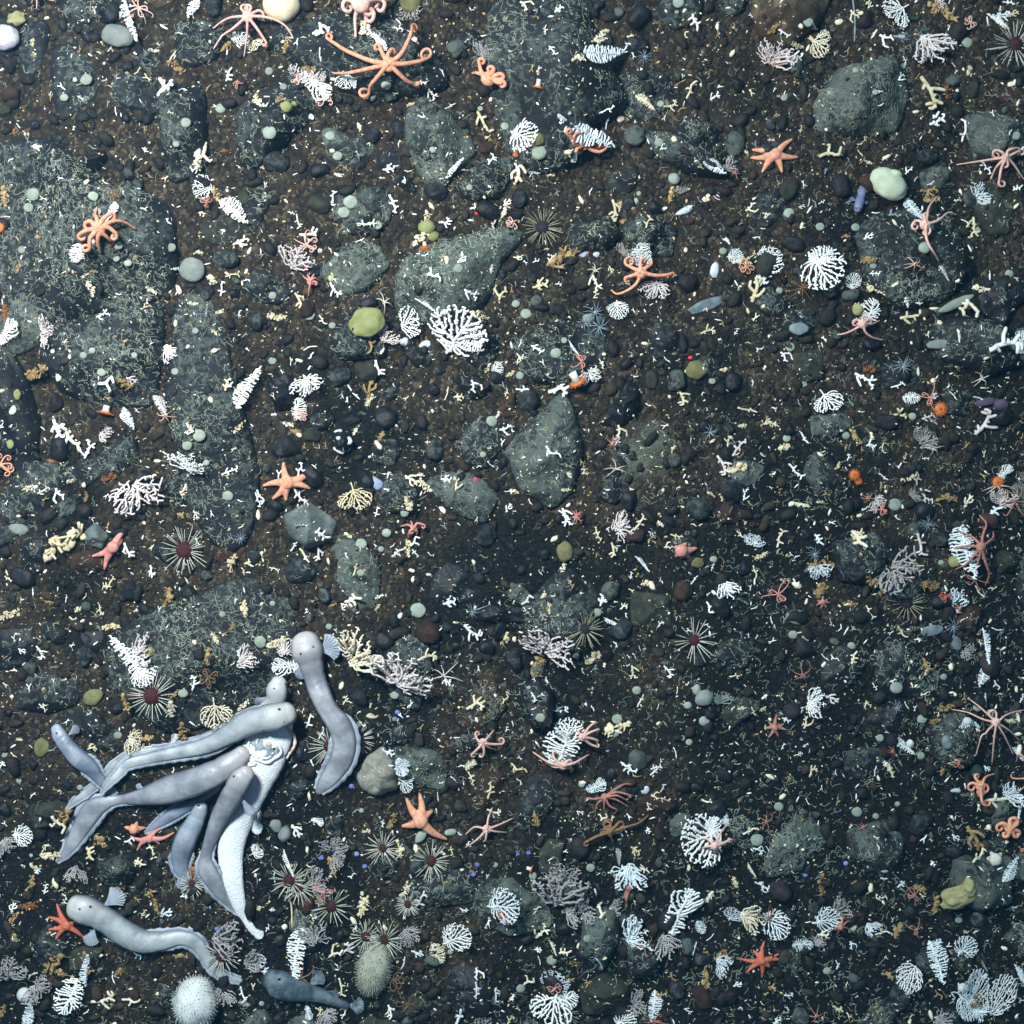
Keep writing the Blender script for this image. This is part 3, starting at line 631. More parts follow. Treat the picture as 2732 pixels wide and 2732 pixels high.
CAT = {
'00': '''L 970 170 400 -75 b|L 1420 60 190 -100 w 2|C 1700 540 130 60 w|C 1220 650 130 -60 w|S 1335 660 45 20 w|C 50 505 100 20 w|F 1780 290 95 80 w|F 1880 330 110 -60 c|T 1660 350 95 40 g|T 1300 490 140 -50 o|S 1270 430 120 60 c|T 1460 1180 150 -95 c|C 1500 1190 220 -100 c|C 1420 1240 55 90 w|F 1500 1385 140 170 w|L 1735 1560 290 -35 w 2|T 1590 1420 110 -60 g|C 1490 1570 90 -60 c|L 820 1570 170 250 w|F 580 1870 140 -100 w|C 1790 1780 150 20 c|T 1460 1860 70 0 c|T 40 1450 150 90 g|S 810 350 70 60 w|S 855 820 70 -80 w|S 915 890 45 -90 w|S 610 860 45 -70 w|S 1030 900 50 80 w|V 600 725 75 -30 b|S 150 940 85 -50 p|T 90 970 90 30 r|V 1260 830 85 -20 c|C 1080 1110 75 -30 w|T 1060 1260 85 -30 o|T 1650 1110 60 0 r|T 1130 375 70 0 c|V 770 590 50 20 w|S 40 1600 75 0 w|T 280 1745 40 0 g|T 240 310 60 80 y|S 1010 520 70 50 c|T 1510 1070 40 60 c|T 1900 750 90 -40 y''',
'01': '''B 1140 130 150 -80 k|L 890 300 270 -55 w|T 810 200 130 -80 c|B 1690 370 120 70 k|C 490 240 110 -80 w|S 485 400 110 -85 w|S 1040 150 95 -40 w|V 1060 220 95 -20 p|T 235 330 110 70 g|B 310 530 140 80 p|T 390 510 120 0 o|F 440 650 270 -60 w|B 500 560 110 60 p|F 675 600 130 -90 w|C 1240 600 80 30 w|C 1300 710 95 -60 w|T 1150 770 50 0 y|V 1440 780 95 30 c|C 1700 930 230 -60 y|T 1750 1060 90 -60 o|C 1740 1190 70 50 w|S 790 920 110 70 y|L 1460 1250 240 35 w 3|C 1000 1240 110 10 w|V 940 1310 50 0 w|C 1030 1500 150 -60 w|V 580 1470 150 40 w|V 830 1650 150 0 w|S 830 1660 150 3 c|C 1410 1640 110 0 w|V 780 1770 80 20 w|T 1270 1610 110 80 y|T 1220 1750 140 30 c|V 320 1640 130 -80 c|V 270 1570 60 -20 w|C 410 1730 150 0 c|B 330 1880 210 60 p|T 1830 1570 130 60 c|V 1770 1640 130 -70 p|C 1860 1490 75 40 w|V 1660 1520 150 15 w|V 60 775 90 -10 w|T 190 740 80 20 o|T 620 1290 70 -10 c|S 1130 1255 60 0 c|T 120 1735 40 0 y|V 220 1100 60 60 w|V 300 1080 60 -20 w|T 430 65 60 0 o|C 1530 1910 90 30 w''',
'02': '''C 130 45 115 -30 c|C 370 70 90 30 w|T 190 125 45 0 g|C 265 220 75 80 p|C 320 380 85 -50 w|T 215 520 60 60 c|T 500 430 95 0 c|L 690 400 300 -8 b|S 640 330 100 -30 y|T 660 290 80 30 c|T 700 230 60 0 y|C 855 350 105 60 w|T 890 270 45 0 c|S 635 180 55 -60 o|T 1080 165 50 0 o|C 1360 180 160 -80 p|C 1300 265 90 60 c|C 1330 650 160 70 y|T 1325 550 30 0 c|S 1475 540 70 80 o|C 1510 700 95 45 w|L 1000 765 190 -40 c|C 1185 780 110 10 y|L 555 990 510 -34 b 1|F 110 1010 190 -20 w|F 475 1160 95 -90 w|C 60 1275 180 -85 c|V 160 1280 55 60 w|V 710 820 115 20 w|S 720 910 90 75 w|C 1135 1085 65 30 b|L 1500 1250 190 -38 b 2|B 1620 1230 95 30 k|T 1740 1120 55 -40 y|T 1190 1440 120 70 g|B 1275 1400 80 60 k|T 1080 1530 65 0 o|T 860 1520 115 -20 g|C 770 1550 150 -80 y|T 1445 1470 100 60 c|S 1510 1430 85 -35 p|S 1525 1455 65 -35 p|C 1790 1530 105 25 c|C 1890 1580 65 -20 c|V 1015 1640 90 75 y|T 835 1630 60 20 o|T 770 1610 50 80 y|B 850 1830 95 60 k|L 1580 1750 140 -60 w|V 1820 1750 65 0 w|T 400 1885 210 20 o|C 300 1905 110 60 c|F 960 1870 170 80 w|F 1660 1890 110 0 b|C 65 1905 80 -20 c|T 300 1290 60 0 c|T 200 1275 50 0 p|S 1260 610 90 30 o|V 915 990 90 -85 c''',
'03': '''C 680 125 110 -60 c|S 675 150 320 -88 e|F 990 100 200 215 w|C 790 40 95 80 c|T 1330 85 230 -35 g|B 1330 20 110 0 p|L 1740 160 200 -35 w|C 1790 120 95 10 w|T 1590 430 60 0 o|B 120 370 240 60 p|T 90 210 100 60 o|C 170 250 110 -30 w|C 260 420 130 10 w|T 245 350 90 0 y|F 420 330 170 -30 c|C 920 300 130 -35 w|B 1230 390 270 -60 p|C 1240 690 270 -60 y|C 1300 880 150 30 w|V 1490 950 190 80 w|T 1530 520 75 80 y|C 1025 580 55 40 w|V 1050 440 60 -70 b|C 520 1120 205 20 y|C 75 1030 60 0 p|V 720 1060 70 60 c|V 730 1130 70 -50 c|T 780 1190 65 -30 c|V 290 940 75 80 y|L 1130 1560 230 -55 b 0|C 1245 1410 150 0 o|S 1245 1345 65 30 w|C 1080 1245 85 60 w|T 1250 1465 120 0 g|B 1620 1420 140 40 b|V 1650 1240 120 -60 w|C 1890 1380 90 30 w|S 345 1490 65 80 b|C 300 1525 55 0 w|V 440 1490 50 30 w|C 790 1740 85 30 w|T 620 1740 65 0 o|S 1500 1635 75 -30 w|C 1540 1690 180 -100 y|V 950 1620 130 -90 e|F 60 1885 120 70 w|F 420 1910 210 30 w|V 500 1880 70 30 b|C 1770 130 120 -30 b|T 45 1585 60 30 c|T 1370 660 120 -80 r|C 1860 100 80 10 y|C 1820 15 90 0 w''',
'10': '''T 130 100 75 60 g|T 690 120 60 0 g|T 630 150 65 20 y|T 670 250 120 -80 c|T 1110 260 90 -20 c|T 1285 105 55 0 p|V 1640 230 150 80 w|T 1560 180 90 -40 y|V 1720 150 120 10 y|C 770 450 115 10 w|T 1420 360 75 0 c|T 1620 420 65 20 y|V 1765 430 70 80 w|T 1590 575 65 -30 y|T 45 440 130 80 r|F 70 590 200 30 w|B 380 560 160 20 p|B 1230 750 160 -80 w|C 830 950 190 0 w|T 910 940 130 -40 o|C 970 920 95 -20 p|T 280 870 150 20 o|L 950 1210 190 -65 b|L 1190 1110 190 -50 p 2|C 1680 950 115 70 c|T 1760 985 85 40 y|C 450 1300 190 -60 w|C 530 1400 210 -70 c|C 640 1420 160 80 w|T 440 1420 130 70 y|T 390 1520 90 0 r|B 800 1310 120 0 p|T 1400 1270 85 -40 c|C 1390 1310 65 0 w|B 1410 1500 170 75 w|C 1710 1590 130 20 w|T 1660 1620 65 0 y|T 800 1640 110 10 r|T 635 1780 70 90 o|C 435 1780 120 -70 w|T 220 1720 110 0 c|C 330 1730 115 30 p|T 1360 1730 90 80 c|B 1060 1800 340 -55 p|C 20 1240 70 70 w|T 10 1000 55 0 y|V 1900 1800 110 -70 w|T 1750 1280 85 30 y|C 1010 1150 60 -50 p|T 480 1310 60 60 g|C 1240 690 70 -20 w|T 920 640 50 50 g|T 520 1665 60 10 y''',
'11': '''T 560 180 85 70 y|C 590 260 130 -55 w|C 330 340 130 -60 y|T 160 460 130 0 y|C 860 660 170 -80 o|B 1000 620 160 20 p|F 1140 500 155 20 w|L 1260 370 190 -30 w|V 1320 170 150 -70 w|C 1590 300 140 -40 w|V 1530 40 85 30 w|C 1810 270 130 80 y|T 1645 440 120 -40 y|T 1740 100 65 80 p|V 430 780 150 60 w|S 410 690 110 15 c|S 270 790 55 75 w|S 300 785 45 75 w|C 910 830 125 -70 w|S 730 1010 140 -50 w|C 850 980 160 80 o|T 840 1070 95 70 y|B 380 980 190 -80 w|F 320 1130 150 80 w|T 245 1250 75 0 c|T 140 1175 40 0 w|C 1630 980 115 -60 p|C 1510 1050 90 0 y|F 1780 840 105 80 w|T 1715 830 75 80 y|T 1880 880 65 20 y|C 1855 1015 65 70 c|S 1410 1020 105 75 c|C 1860 1290 115 0 w|T 1790 1180 60 60 c|T 740 1300 55 60 c|T 935 1330 80 65 o|V 330 1590 140 70 w|F 740 1790 210 -75 y|C 1160 1660 125 -30 c|T 1245 1700 130 -50 y|C 1420 1650 95 0 w|C 1500 1680 120 70 c|C 320 1780 150 -60 p|V 380 1830 80 -30 p|C 40 1790 130 -70 w|T 1130 1830 110 -70 y|V 1880 1740 85 0 w|V 905 1880 100 70 w|T 980 1610 65 0 p|C 1870 1860 80 60 w|S 1740 1540 75 -40 w|V 1290 1380 70 0 c|C 500 490 100 -60 c|T 1220 1620 60 0 w|S 560 1260 60 60 y|T 300 1300 80 0 o''',
'12': '''C 390 40 240 20 o|C 70 30 75 -20 c|C 200 40 65 30 w|C 240 215 150 20 y|C 360 215 50 0 w|T 530 190 115 80 o|C 620 220 160 -80 c|C 745 110 65 -70 c|C 640 300 60 40 c|F 950 40 160 80 b|B 1050 270 190 -110 p|F 800 410 140 -80 w|T 1750 40 200 10 y|F 1900 60 150 60 w|C 1870 160 160 60 w|C 1810 250 200 75 y|C 1460 560 115 20 y|C 1670 560 65 60 w|L 470 690 150 -60 b 3|C 680 800 85 -60 c|C 380 980 180 20 w|B 580 910 140 -80 w|C 210 700 105 -30 w|C 80 760 75 -50 c|C 110 990 130 0 w|V 80 1080 65 -10 w|C 1410 830 95 -60 b|C 1265 1040 150 -60 y|V 785 980 45 50 c|V 1760 1140 170 -10 y|T 1710 1260 65 0 y|T 1880 1230 85 60 g|C 820 1310 125 -70 c|C 790 1370 75 70 b|C 1680 1410 160 60 p|C 1570 1550 160 -60 p|T 1670 1570 150 10 y|C 1610 1370 90 80 c|V 320 1470 160 -50 w|T 440 1620 55 -60 c|T 410 1730 60 0 c|T 30 1740 70 -20 c|C 560 1600 65 20 y|S 540 1550 75 75 y|C 1570 1760 110 80 y|C 1740 1760 105 70 w|T 1480 1760 60 -40 y|C 410 1910 110 -30 w|V 20 1290 80 -70 w|T 1160 1520 45 0 y|S 1160 770 65 -40 w|T 1570 850 65 20 c|V 1840 690 70 50 w|S 1240 770 45 30 w|C 630 850 90 -20 c|S 1335 1365 45 85 w|T 1200 1430 60 60 y''',
'13': '''C 50 40 115 60 w|C 30 140 100 0 c|T 790 40 115 0 o|C 840 140 85 0 w|F 670 195 115 80 w|T 850 260 150 -30 y|L 1340 140 140 -60 p 3|T 1620 250 130 0 c|C 1520 410 145 -80 c|C 1120 450 205 10 y|F 790 430 200 70 w|T 1065 345 65 -60 w|C 1160 355 55 0 w|L 1450 600 110 -80 b|C 1760 670 195 20 w|F 1910 650 160 60 b|C 180 750 105 -40 w|T 780 840 110 -10 r|C 760 940 195 -40 w|T 555 815 65 10 y|V 1010 960 120 15 w|F 480 1080 190 -60 w|F 1100 1050 115 0 w|C 1270 1040 85 60 b|C 990 1200 190 5 y|C 1230 1190 110 20 p|S 1410 1040 85 -50 c|V 1620 1110 60 -20 w|V 1810 1180 80 -50 b|C 1640 1240 220 50 p|B 1190 1330 160 60 k|V 310 1350 140 -60 b|T 165 1420 90 20 y|T 60 1240 110 -20 y|T 260 1290 45 0 g|C 810 1390 85 20 w|T 690 1340 130 -60 g|C 640 1490 55 70 w|V 900 1450 45 -40 w|T 620 1420 50 80 o|V 1210 1500 55 0 w|V 260 1600 160 -45 w|V 900 1640 95 -40 w|C 1150 1640 115 80 k|T 1080 1640 105 0 y|F 1775 1600 120 70 w|B 1760 1780 160 80 p|C 1210 1770 135 -50 p|B 1130 1760 80 30 k|C 1520 1810 115 60 c|T 1360 1790 150 0 o|L 290 1840 130 -20 c|B 850 1850 125 -60 p|T 430 1820 50 0 y|T 600 1860 55 0 o|C 1730 1880 150 30 b|T 1270 1230 60 -40 k|T 1520 360 80 -70 y|C 1060 1480 60 70 y|T 560 1560 55 60 y|S 1600 1060 90 -20 b''',
'20': '''T 470 240 340 25 y|C 950 300 130 -60 w|V 830 170 95 -20 w|T 1710 390 130 70 y|C 1880 370 160 20 y|C 1115 460 105 -85 w|S 1350 500 125 -50 p|T 1240 650 140 80 o|T 1800 730 120 -80 y|C 820 530 130 60 y|V 70 490 100 -60 c|S 240 600 75 -85 w|T 345 665 90 -40 o|C 740 740 85 -80 c|T 580 730 70 30 y|T 70 770 150 10 y|T 820 860 125 0 y|C 550 820 95 -40 c|T 130 915 45 0 y|B 1070 1100 190 -20 p|F 1070 1220 160 -60 w|C 300 1050 115 -60 w|C 165 1040 70 -30 w|T 940 1410 130 -60 o|T 1280 1360 80 30 g|T 1265 1470 115 80 c|B 1800 1050 220 60 p|T 1585 950 90 -60 y|C 1430 1270 115 80 w|T 1530 1080 130 80 g|F 1600 1490 210 -75 c|T 1350 1640 140 80 o|F 1280 1690 90 80 w|T 1790 1440 100 30 c|B 1000 1710 160 -40 c|T 1090 1680 90 10 g|C 1080 1750 100 30 c|C 320 1455 85 -40 w|C 690 1750 85 20 y|T 480 1250 50 30 c|C 20 1880 90 60 w|S 200 520 50 70 w|V 490 650 70 80 w|T 720 1140 70 30 c|T 1710 860 70 60 o|S 150 665 50 80 c|T 1350 40 90 0 o|C 1445 40 80 -60 p|T 140 1690 50 0 y|V 660 1500 50 30 w''',
'21': '''C 1190 230 115 40 w|C 1070 310 135 30 p|V 1190 330 100 -50 b|T 1130 290 125 -80 y|V 370 350 145 -60 c|C 470 330 115 -85 p|C 500 180 135 -15 p|V 290 260 95 60 b|T 685 190 65 -30 y|V 365 110 60 -30 b|V 740 430 115 75 y|T 30 360 105 80 y|C 760 660 180 10 c|C 660 710 75 -40 w|T 575 700 55 20 o|C 1450 670 120 20 b|T 900 720 55 60 y|B 750 980 330 75 c|B 250 1010 170 60 p|F 245 1165 200 200 w|T 160 980 150 20 y|B 1130 1150 320 65 p|C 1270 1080 160 20 c|C 1600 900 160 -40 w|T 1830 910 145 -60 y|C 1410 1260 110 -60 w|C 1240 1360 75 0 w|T 1290 1360 80 -20 o|C 1640 1420 175 30 y|C 1840 1390 90 70 y|C 670 1400 85 60 c|L 860 1520 85 0 c|V 410 1540 145 65 w|C 500 1640 110 60 b|F 1070 1880 130 70 b|C 1000 1790 95 -20 b|F 1580 1870 95 60 c|S 440 1890 120 -60 w|C 1860 1610 55 60 w|V 1060 1080 90 -30 w|T 440 690 60 -50 y|C 380 745 45 60 w|V 150 440 90 -20 c|T 910 640 55 10 w|C 790 1580 60 -50 w|T 1480 830 40 0 y|T 850 1440 40 80 c|C 690 1070 110 160 w''',
'22': '''C 430 60 160 -60 w|B 850 150 190 0 p|C 970 90 150 50 c|C 640 180 115 -80 y|T 1110 105 60 -40 c|C 760 300 115 -80 y|L 980 400 165 -45 b 3|C 480 340 70 60 w|T 1010 540 85 0 y|V 1360 510 95 55 w|C 1230 200 95 -20 y|C 1170 265 70 20 c|C 1700 190 85 -50 c|B 1800 220 120 60 b|T 1850 340 95 30 y|C 1810 460 105 -70 c|C 1490 420 60 80 b|C 150 660 135 30 p|C 690 650 120 70 w|C 840 710 75 40 c|B 1600 600 160 -60 w|C 1480 730 115 -60 w|T 1540 740 115 10 y|B 320 940 260 60 p|L 760 830 175 -30 b|T 210 1150 180 75 o|T 610 1090 135 30 y|C 370 1120 75 70 c|C 920 1200 115 -70 y|C 1170 1190 105 -50 w|V 970 1400 120 60 c|V 580 1450 125 -60 w|C 380 1480 115 0 b|S 1230 1330 55 85 w|S 1740 1315 65 -60 w|S 1800 1330 65 -60 w|S 1885 1370 75 40 w|B 1560 1370 120 80 e|V 1660 1220 95 10 c|T 800 1600 200 25 y|C 740 1630 100 70 c|V 890 1860 160 50 b|V 1090 1890 115 20 b|S 1215 1790 85 -75 w|C 180 1380 75 -60 b|C 520 1570 60 30 w|C 250 790 90 -60 k|T 290 730 80 -80 y|T 250 630 60 60 y|V 450 550 90 -60 o|T 390 430 80 60 c|C 1110 840 60 50 w|S 1090 1450 50 70 w|T 1700 1460 50 0 c|V 1790 1480 60 -70 c|T 1860 1470 60 20 y|V 1040 175 50 -40 w|C 120 750 60 -60 w|T 270 1255 45 -70 w|S 960 1020 45 -70 b|C 895 480 60 80 w''',
'23': '''V 140 200 160 70 c|C 430 230 120 -50 b|C 740 250 210 -50 c|C 700 180 110 60 y|V 1170 270 200 -75 p|T 430 400 190 10 o|B 430 470 150 -70 b|S 1610 600 115 -50 c|C 250 540 75 -60 w|T 420 580 110 40 o|B 1040 500 270 -35 k|T 1230 560 130 0 o|T 930 440 60 0 o|T 1140 430 90 -70 o|T 800 520 100 -30 o|T 890 600 85 60 o|V 800 760 125 -60 c|C 1030 910 120 -60 y|B 1440 650 160 60 b|T 650 690 95 -20 o|S 85 830 95 -65 c|V 310 900 95 10 c|L 1650 1010 280 -80 b 3|L 1625 1220 190 -110 b 2|B 1530 1050 110 -20 k|T 1620 1085 65 -60 o|C 680 1080 120 70 c|V 540 1100 85 -50 w|S 470 1085 75 -40 b|C 1200 1160 120 -80 o|B 420 1420 170 0 w|C 520 1390 115 -20 p|C 340 1560 110 60 y|V 300 1470 60 70 b|S 30 1370 75 35 w|C 780 1440 75 -70 y|S 700 1610 85 -50 w|S 1070 1440 65 -60 b|T 1350 1460 120 20 o|T 1280 1560 90 0 o|L 1640 1410 150 100 b|L 1490 1630 230 195 b 2|L 1040 1740 205 -30 b 0|L 1890 1800 130 -50 b|T 930 1890 95 -60 c|T 1840 1555 95 0 y|V 160 1740 60 60 w|V 330 1730 60 30 w|V 270 1800 70 20 c|C 190 1545 80 -20 b|C 975 1265 60 0 w|V 830 1300 60 -60 w|T 440 600 120 50 o|C 1430 730 90 -70 p|C 1630 315 60 0 b|T 170 520 60 10 y|C 120 300 50 70 c|S 1735 875 85 -10 b|C 1150 955 60 0 w|S 510 820 45 -70 w|C 1700 580 70 0 c|C 1725 1300 90 -75 p|V 1420 1850 90 20 p|C 1920 1390 70 60 w''',
'30': '''T 480 400 155 70 o|C 430 450 155 -50 c|F 180 540 160 0 w|B 55 630 140 -60 k|T 740 580 135 -50 o|T 370 690 135 0 y|C 330 630 85 60 c|C 690 690 140 -50 y|B 600 830 165 -60 k|T 230 900 125 70 o|C 335 930 85 80 w|C 100 1070 85 70 w|T 100 1150 100 60 o|T 220 1060 150 10 r|C 1050 740 115 -10 c|V 1120 660 155 -70 c|C 970 580 105 10 w|C 1130 960 130 20 o|T 1160 1060 135 -60 o|T 870 930 100 20 o|C 920 990 75 70 c|C 1060 1110 65 60 c|C 1230 1110 105 30 b|V 820 1320 115 -20 p|B 1700 1300 260 0 k|B 1880 1460 170 20 k|L 655 1500 300 82 b 3|F 530 1720 240 -110 w|T 390 1480 180 60 o|T 440 1550 105 -30 o|B 90 1490 250 80 k|B 310 1690 190 -50 k|L 220 1830 220 70 b 0|C 770 1750 185 10 c|C 980 1760 155 -10 c|S 840 1590 95 -80 b|V 1790 1720 135 -75 w|B 1650 1740 160 -80 k|T 1330 1430 110 0 o|T 880 1550 105 30 o|C 1020 1430 85 -40 b|S 1530 1010 155 -75 w|F 1890 660 110 30 w|T 1440 800 190 80 r|C 1000 750 90 60 c|T 250 775 80 -50 y|C 150 480 60 60 w|V 250 1560 80 20 b|T 650 1470 150 -60 o|T 20 1840 90 60 o|T 100 1290 90 -60 o|V 460 940 70 30 y|T 230 1390 50 60 y|C 1360 990 60 10 w|C 740 1530 50 60 e|T 1800 1780 90 -20 k|C 1390 920 60 40 w|C 280 800 70 -60 b|V 480 850 50 60 c''',
'31': '''F 1120 150 120 -20 b|F 1070 40 120 -80 b|F 465 430 90 0 w|C 940 440 85 -60 b|T 1010 440 120 60 o|T 820 510 60 0 y|L 250 750 220 -70 w|B 600 590 160 75 k|B 620 720 140 -30 k|T 570 770 135 -70 o|B 500 870 190 30 k|B 480 1250 210 70 k|C 1330 660 105 80 c|T 1070 640 130 -85 y|V 1450 670 90 -80 y|V 720 840 75 10 w|T 800 1050 180 80 y|T 1110 940 120 60 y|V 1240 990 165 55 p|C 1540 1090 65 -20 b|F 1840 1040 230 10 b|B 1130 1290 165 -60 k|C 1200 1410 105 -20 b|F 1490 1280 220 30 w|F 1340 1410 140 -60 c|T 1400 1350 90 60 o|C 690 1370 155 40 p|L 320 1420 390 -100 w 0|B 540 1890 150 -60 k|F 400 1840 95 -60 b|C 1000 1840 105 -70 w|V 660 1840 110 70 w|V 1510 1880 190 70 b|C 1650 1570 105 -70 b|C 1640 1680 120 -80 p|V 1780 1740 130 -80 b|C 1890 1730 70 30 c|B 1700 1920 160 60 k|V 640 1670 160 -75 c|S 265 1110 230 -85 y|S 1090 1480 100 75 b|C 90 1540 95 0 b|F 20 1470 110 -40 b|S 150 850 85 90 w|V 1510 560 90 -70 b|V 1570 590 80 -60 w|C 1660 430 80 70 b|C 1740 210 130 70 y|C 1600 120 110 -60 c|L 1470 160 120 -60 b|T 1590 30 90 30 y|C 310 510 120 -50 w|C 240 590 70 -60 e|T 60 1050 110 40 y|C 290 1370 80 20 k|C 430 1150 60 0 b|C 740 360 60 40 e|T 1790 530 50 60 o|C 1760 370 110 -20 c|C 480 1840 80 60 y|T 560 1830 70 0 y|C 130 1090 50 0 w|C 100 1220 70 60 w|T 1410 890 60 0 o|C 1880 1900 80 60 y|S 1350 260 70 -85 c|C 600 1390 130 40 c''',
'32': '''V 880 40 140 -30 b|V 1080 60 120 40 b|F 640 190 140 10 b|C 830 515 115 10 w|C 930 660 100 -40 y|C 1470 300 115 -20 c|F 1400 560 320 200 w|F 1500 490 170 60 w|L 1585 410 140 110 b 2|C 1770 500 135 30 c|B 360 880 330 80 k|B 420 800 220 60 k|L 800 700 130 -80 k 0|B 830 850 240 -110 b|F 1230 1080 350 80 w 4|B 480 1110 140 0 k|B 600 1120 160 -20 k|C 690 1100 140 60 c|B 790 1050 120 30 k|C 230 1230 135 60 c|L 320 1370 130 -60 c|C 420 1390 120 20 c|C 215 1385 65 0 w|B 950 1260 230 30 b|B 1160 1360 190 -70 k|F 1640 1120 100 60 b|B 1790 1140 200 -20 c|F 1400 1220 90 -60 b|V 1860 920 130 -30 b|C 1000 800 95 -30 c|V 1520 720 120 60 b|L 1780 800 125 -65 c 3|C 1830 650 85 -20 b|T 1660 890 80 -70 y|L 1360 1370 115 80 b|T 1430 1480 140 -60 o|B 1560 1520 170 -60 b|T 1560 1430 115 40 o|T 1440 1600 135 -80 o|F 310 1800 290 -110 w|F 420 1740 170 40 w|F 330 1610 150 60 b|C 150 1600 125 40 c|C 580 1650 110 60 o|B 950 1750 165 30 k|L 1060 1800 230 -95 b 2|F 850 1890 160 40 w|C 1120 1720 125 20 o|C 1190 1580 115 -60 o|C 1680 1640 75 20 w|C 1890 1670 85 60 o|C 1320 1830 75 -20 b|T 500 980 90 -60 o|T 1470 1000 95 50 c|V 1130 190 80 60 b|C 1030 330 70 -60 c|C 1020 510 60 -70 w|C 520 380 60 -30 w|C 690 400 110 60 c|C 460 640 150 -80 y|S 660 1490 95 -60 b|S 215 1465 70 -75 b|T 480 1490 90 -20 o|C 200 1080 90 60 c|C 1080 250 70 0 y|C 1150 280 90 -20 c|V 70 60 150 -40 y|C 20 1740 80 40 b|T 115 1770 50 0 y|S 1475 1290 80 45 b|T 190 420 100 -80 o''',
'33': '''L 1575 70 100 -60 b 2|C 1770 270 230 5 c|B 1860 220 160 30 b|L 1890 350 150 -95 b 3|L 1830 790 220 60 b 2|T 1280 1050 120 80 o|C 1560 560 200 -60 o|V 1600 680 170 50 c|C 1430 560 75 -40 b|C 1030 900 75 40 b|C 890 1000 90 10 c|T 440 900 140 -80 o|F 100 1190 210 -40 b|F 480 1150 190 20 b|B 600 1060 170 40 k|C 460 1270 100 0 c|F 300 1340 140 10 b|B 410 1300 100 60 k|C 670 1355 75 -60 b|B 830 1210 130 -20 b|C 890 1250 120 20 c|T 1000 1240 120 60 o|F 1490 1350 170 60 b 0|L 1280 1460 290 -72 b 2|C 1300 1330 90 60 b|D 1070 1580 180 -130 w|D 1730 1690 330 75 w|D 1555 1640 280 80 b|D 1510 1800 170 -80 b|B 1590 1860 140 -60 b|B 1350 1870 180 20 k|C 570 1490 85 60 b|L 1900 1560 160 -60 b|L 1630 1490 120 -70 e 3|C 1300 1720 90 -60 o|C 1430 1710 95 -20 b|S 340 295 60 -60 w|S 550 80 50 -80 b|S 600 90 60 -65 b|C 690 645 50 40 w|C 1260 755 60 -60 w|T 900 860 50 0 p|S 20 650 55 -60 b|S 45 645 50 -60 b|C 20 920 100 -40 b|C 55 1660 130 60 o|C 200 1720 70 0 b|C 120 1900 80 40 b|C 950 60 120 -50 y|S 840 70 80 80 b|C 370 60 110 70 y|V 1920 1760 70 -40 b|C 660 480 40 60 w|L 1590 1160 100 -30 b 3|T 1330 70 60 80 o|T 690 890 60 0 o|C 1860 1080 50 -30 b|S 80 580 40 -50 b|T 1170 935 110 -30 o|T 930 1570 90 -30 o|C 1660 50 60 -40 b|C 560 1820 90 -30 y|C 770 1890 50 40 b|V 1100 1880 70 60 y|T 870 1830 60 60 o|C 1510 1250 50 30 y''',
}
for t, s in CAT.items():
    for e in s.replace('\n', '').split('|'):
        q = e.split(); kd = q[0]
        px, py = tp(t, float(q[1]), float(q[2]))
        coral(kd, px, py, float(q[3]), float(q[4]), q[5], k=int(q[6]) if len(q) > 6 else None)
# the corals one would name first
def cx(t, kd, x, y, s, a, c, label, phrase=None, k=None): coral(kd, *tp(t, x, y), s, a, c, label, phrase, k)
cx('11', 'F', 1510, 560, 330, 60, 'w', 'large two-lobed white lace fan on the grey-green boulder edge', 'the two-lobed white lace fan', 0)
cx('11', 'F', 1600, 620, 200, -40, 'w', 'white lace lobe pointing down right beside the two-lobed lace fan', None, 3)
cx('13', 'F', 435, 120, 300, -55, 'w', 'large white lace fan spreading beside the thin brown star', 'the spreading white lace fan', 0)
cx('11', 'L', -40, 970, 370, 60, 'w', 'open white fern-like coral left of the rough black stone', 'the white fern-like coral', 0)
cx('20', 'L', 970, 1080, 440, 119, 'w', 'long white tapering feather coral above the red urchin on the boulder', 'the long tapering feather coral', 0)
cx('22', 'F', 400, 1720, 310, 70, 'w', 'big white lace fan with a pink snake star clinging above and below', 'the lace fan with two snake stars', 3)
cx('22', 'F', 440, 1620, 200, 60, 'w', 'white lace lobe under the pink snake star at the fan top', None, 0)
cx('23', 'L', 1490, 310, 430, -82, 'b', 'tall bluish white feather coral under the long-armed orange snake star', 'the tall bluish feather coral', 2)
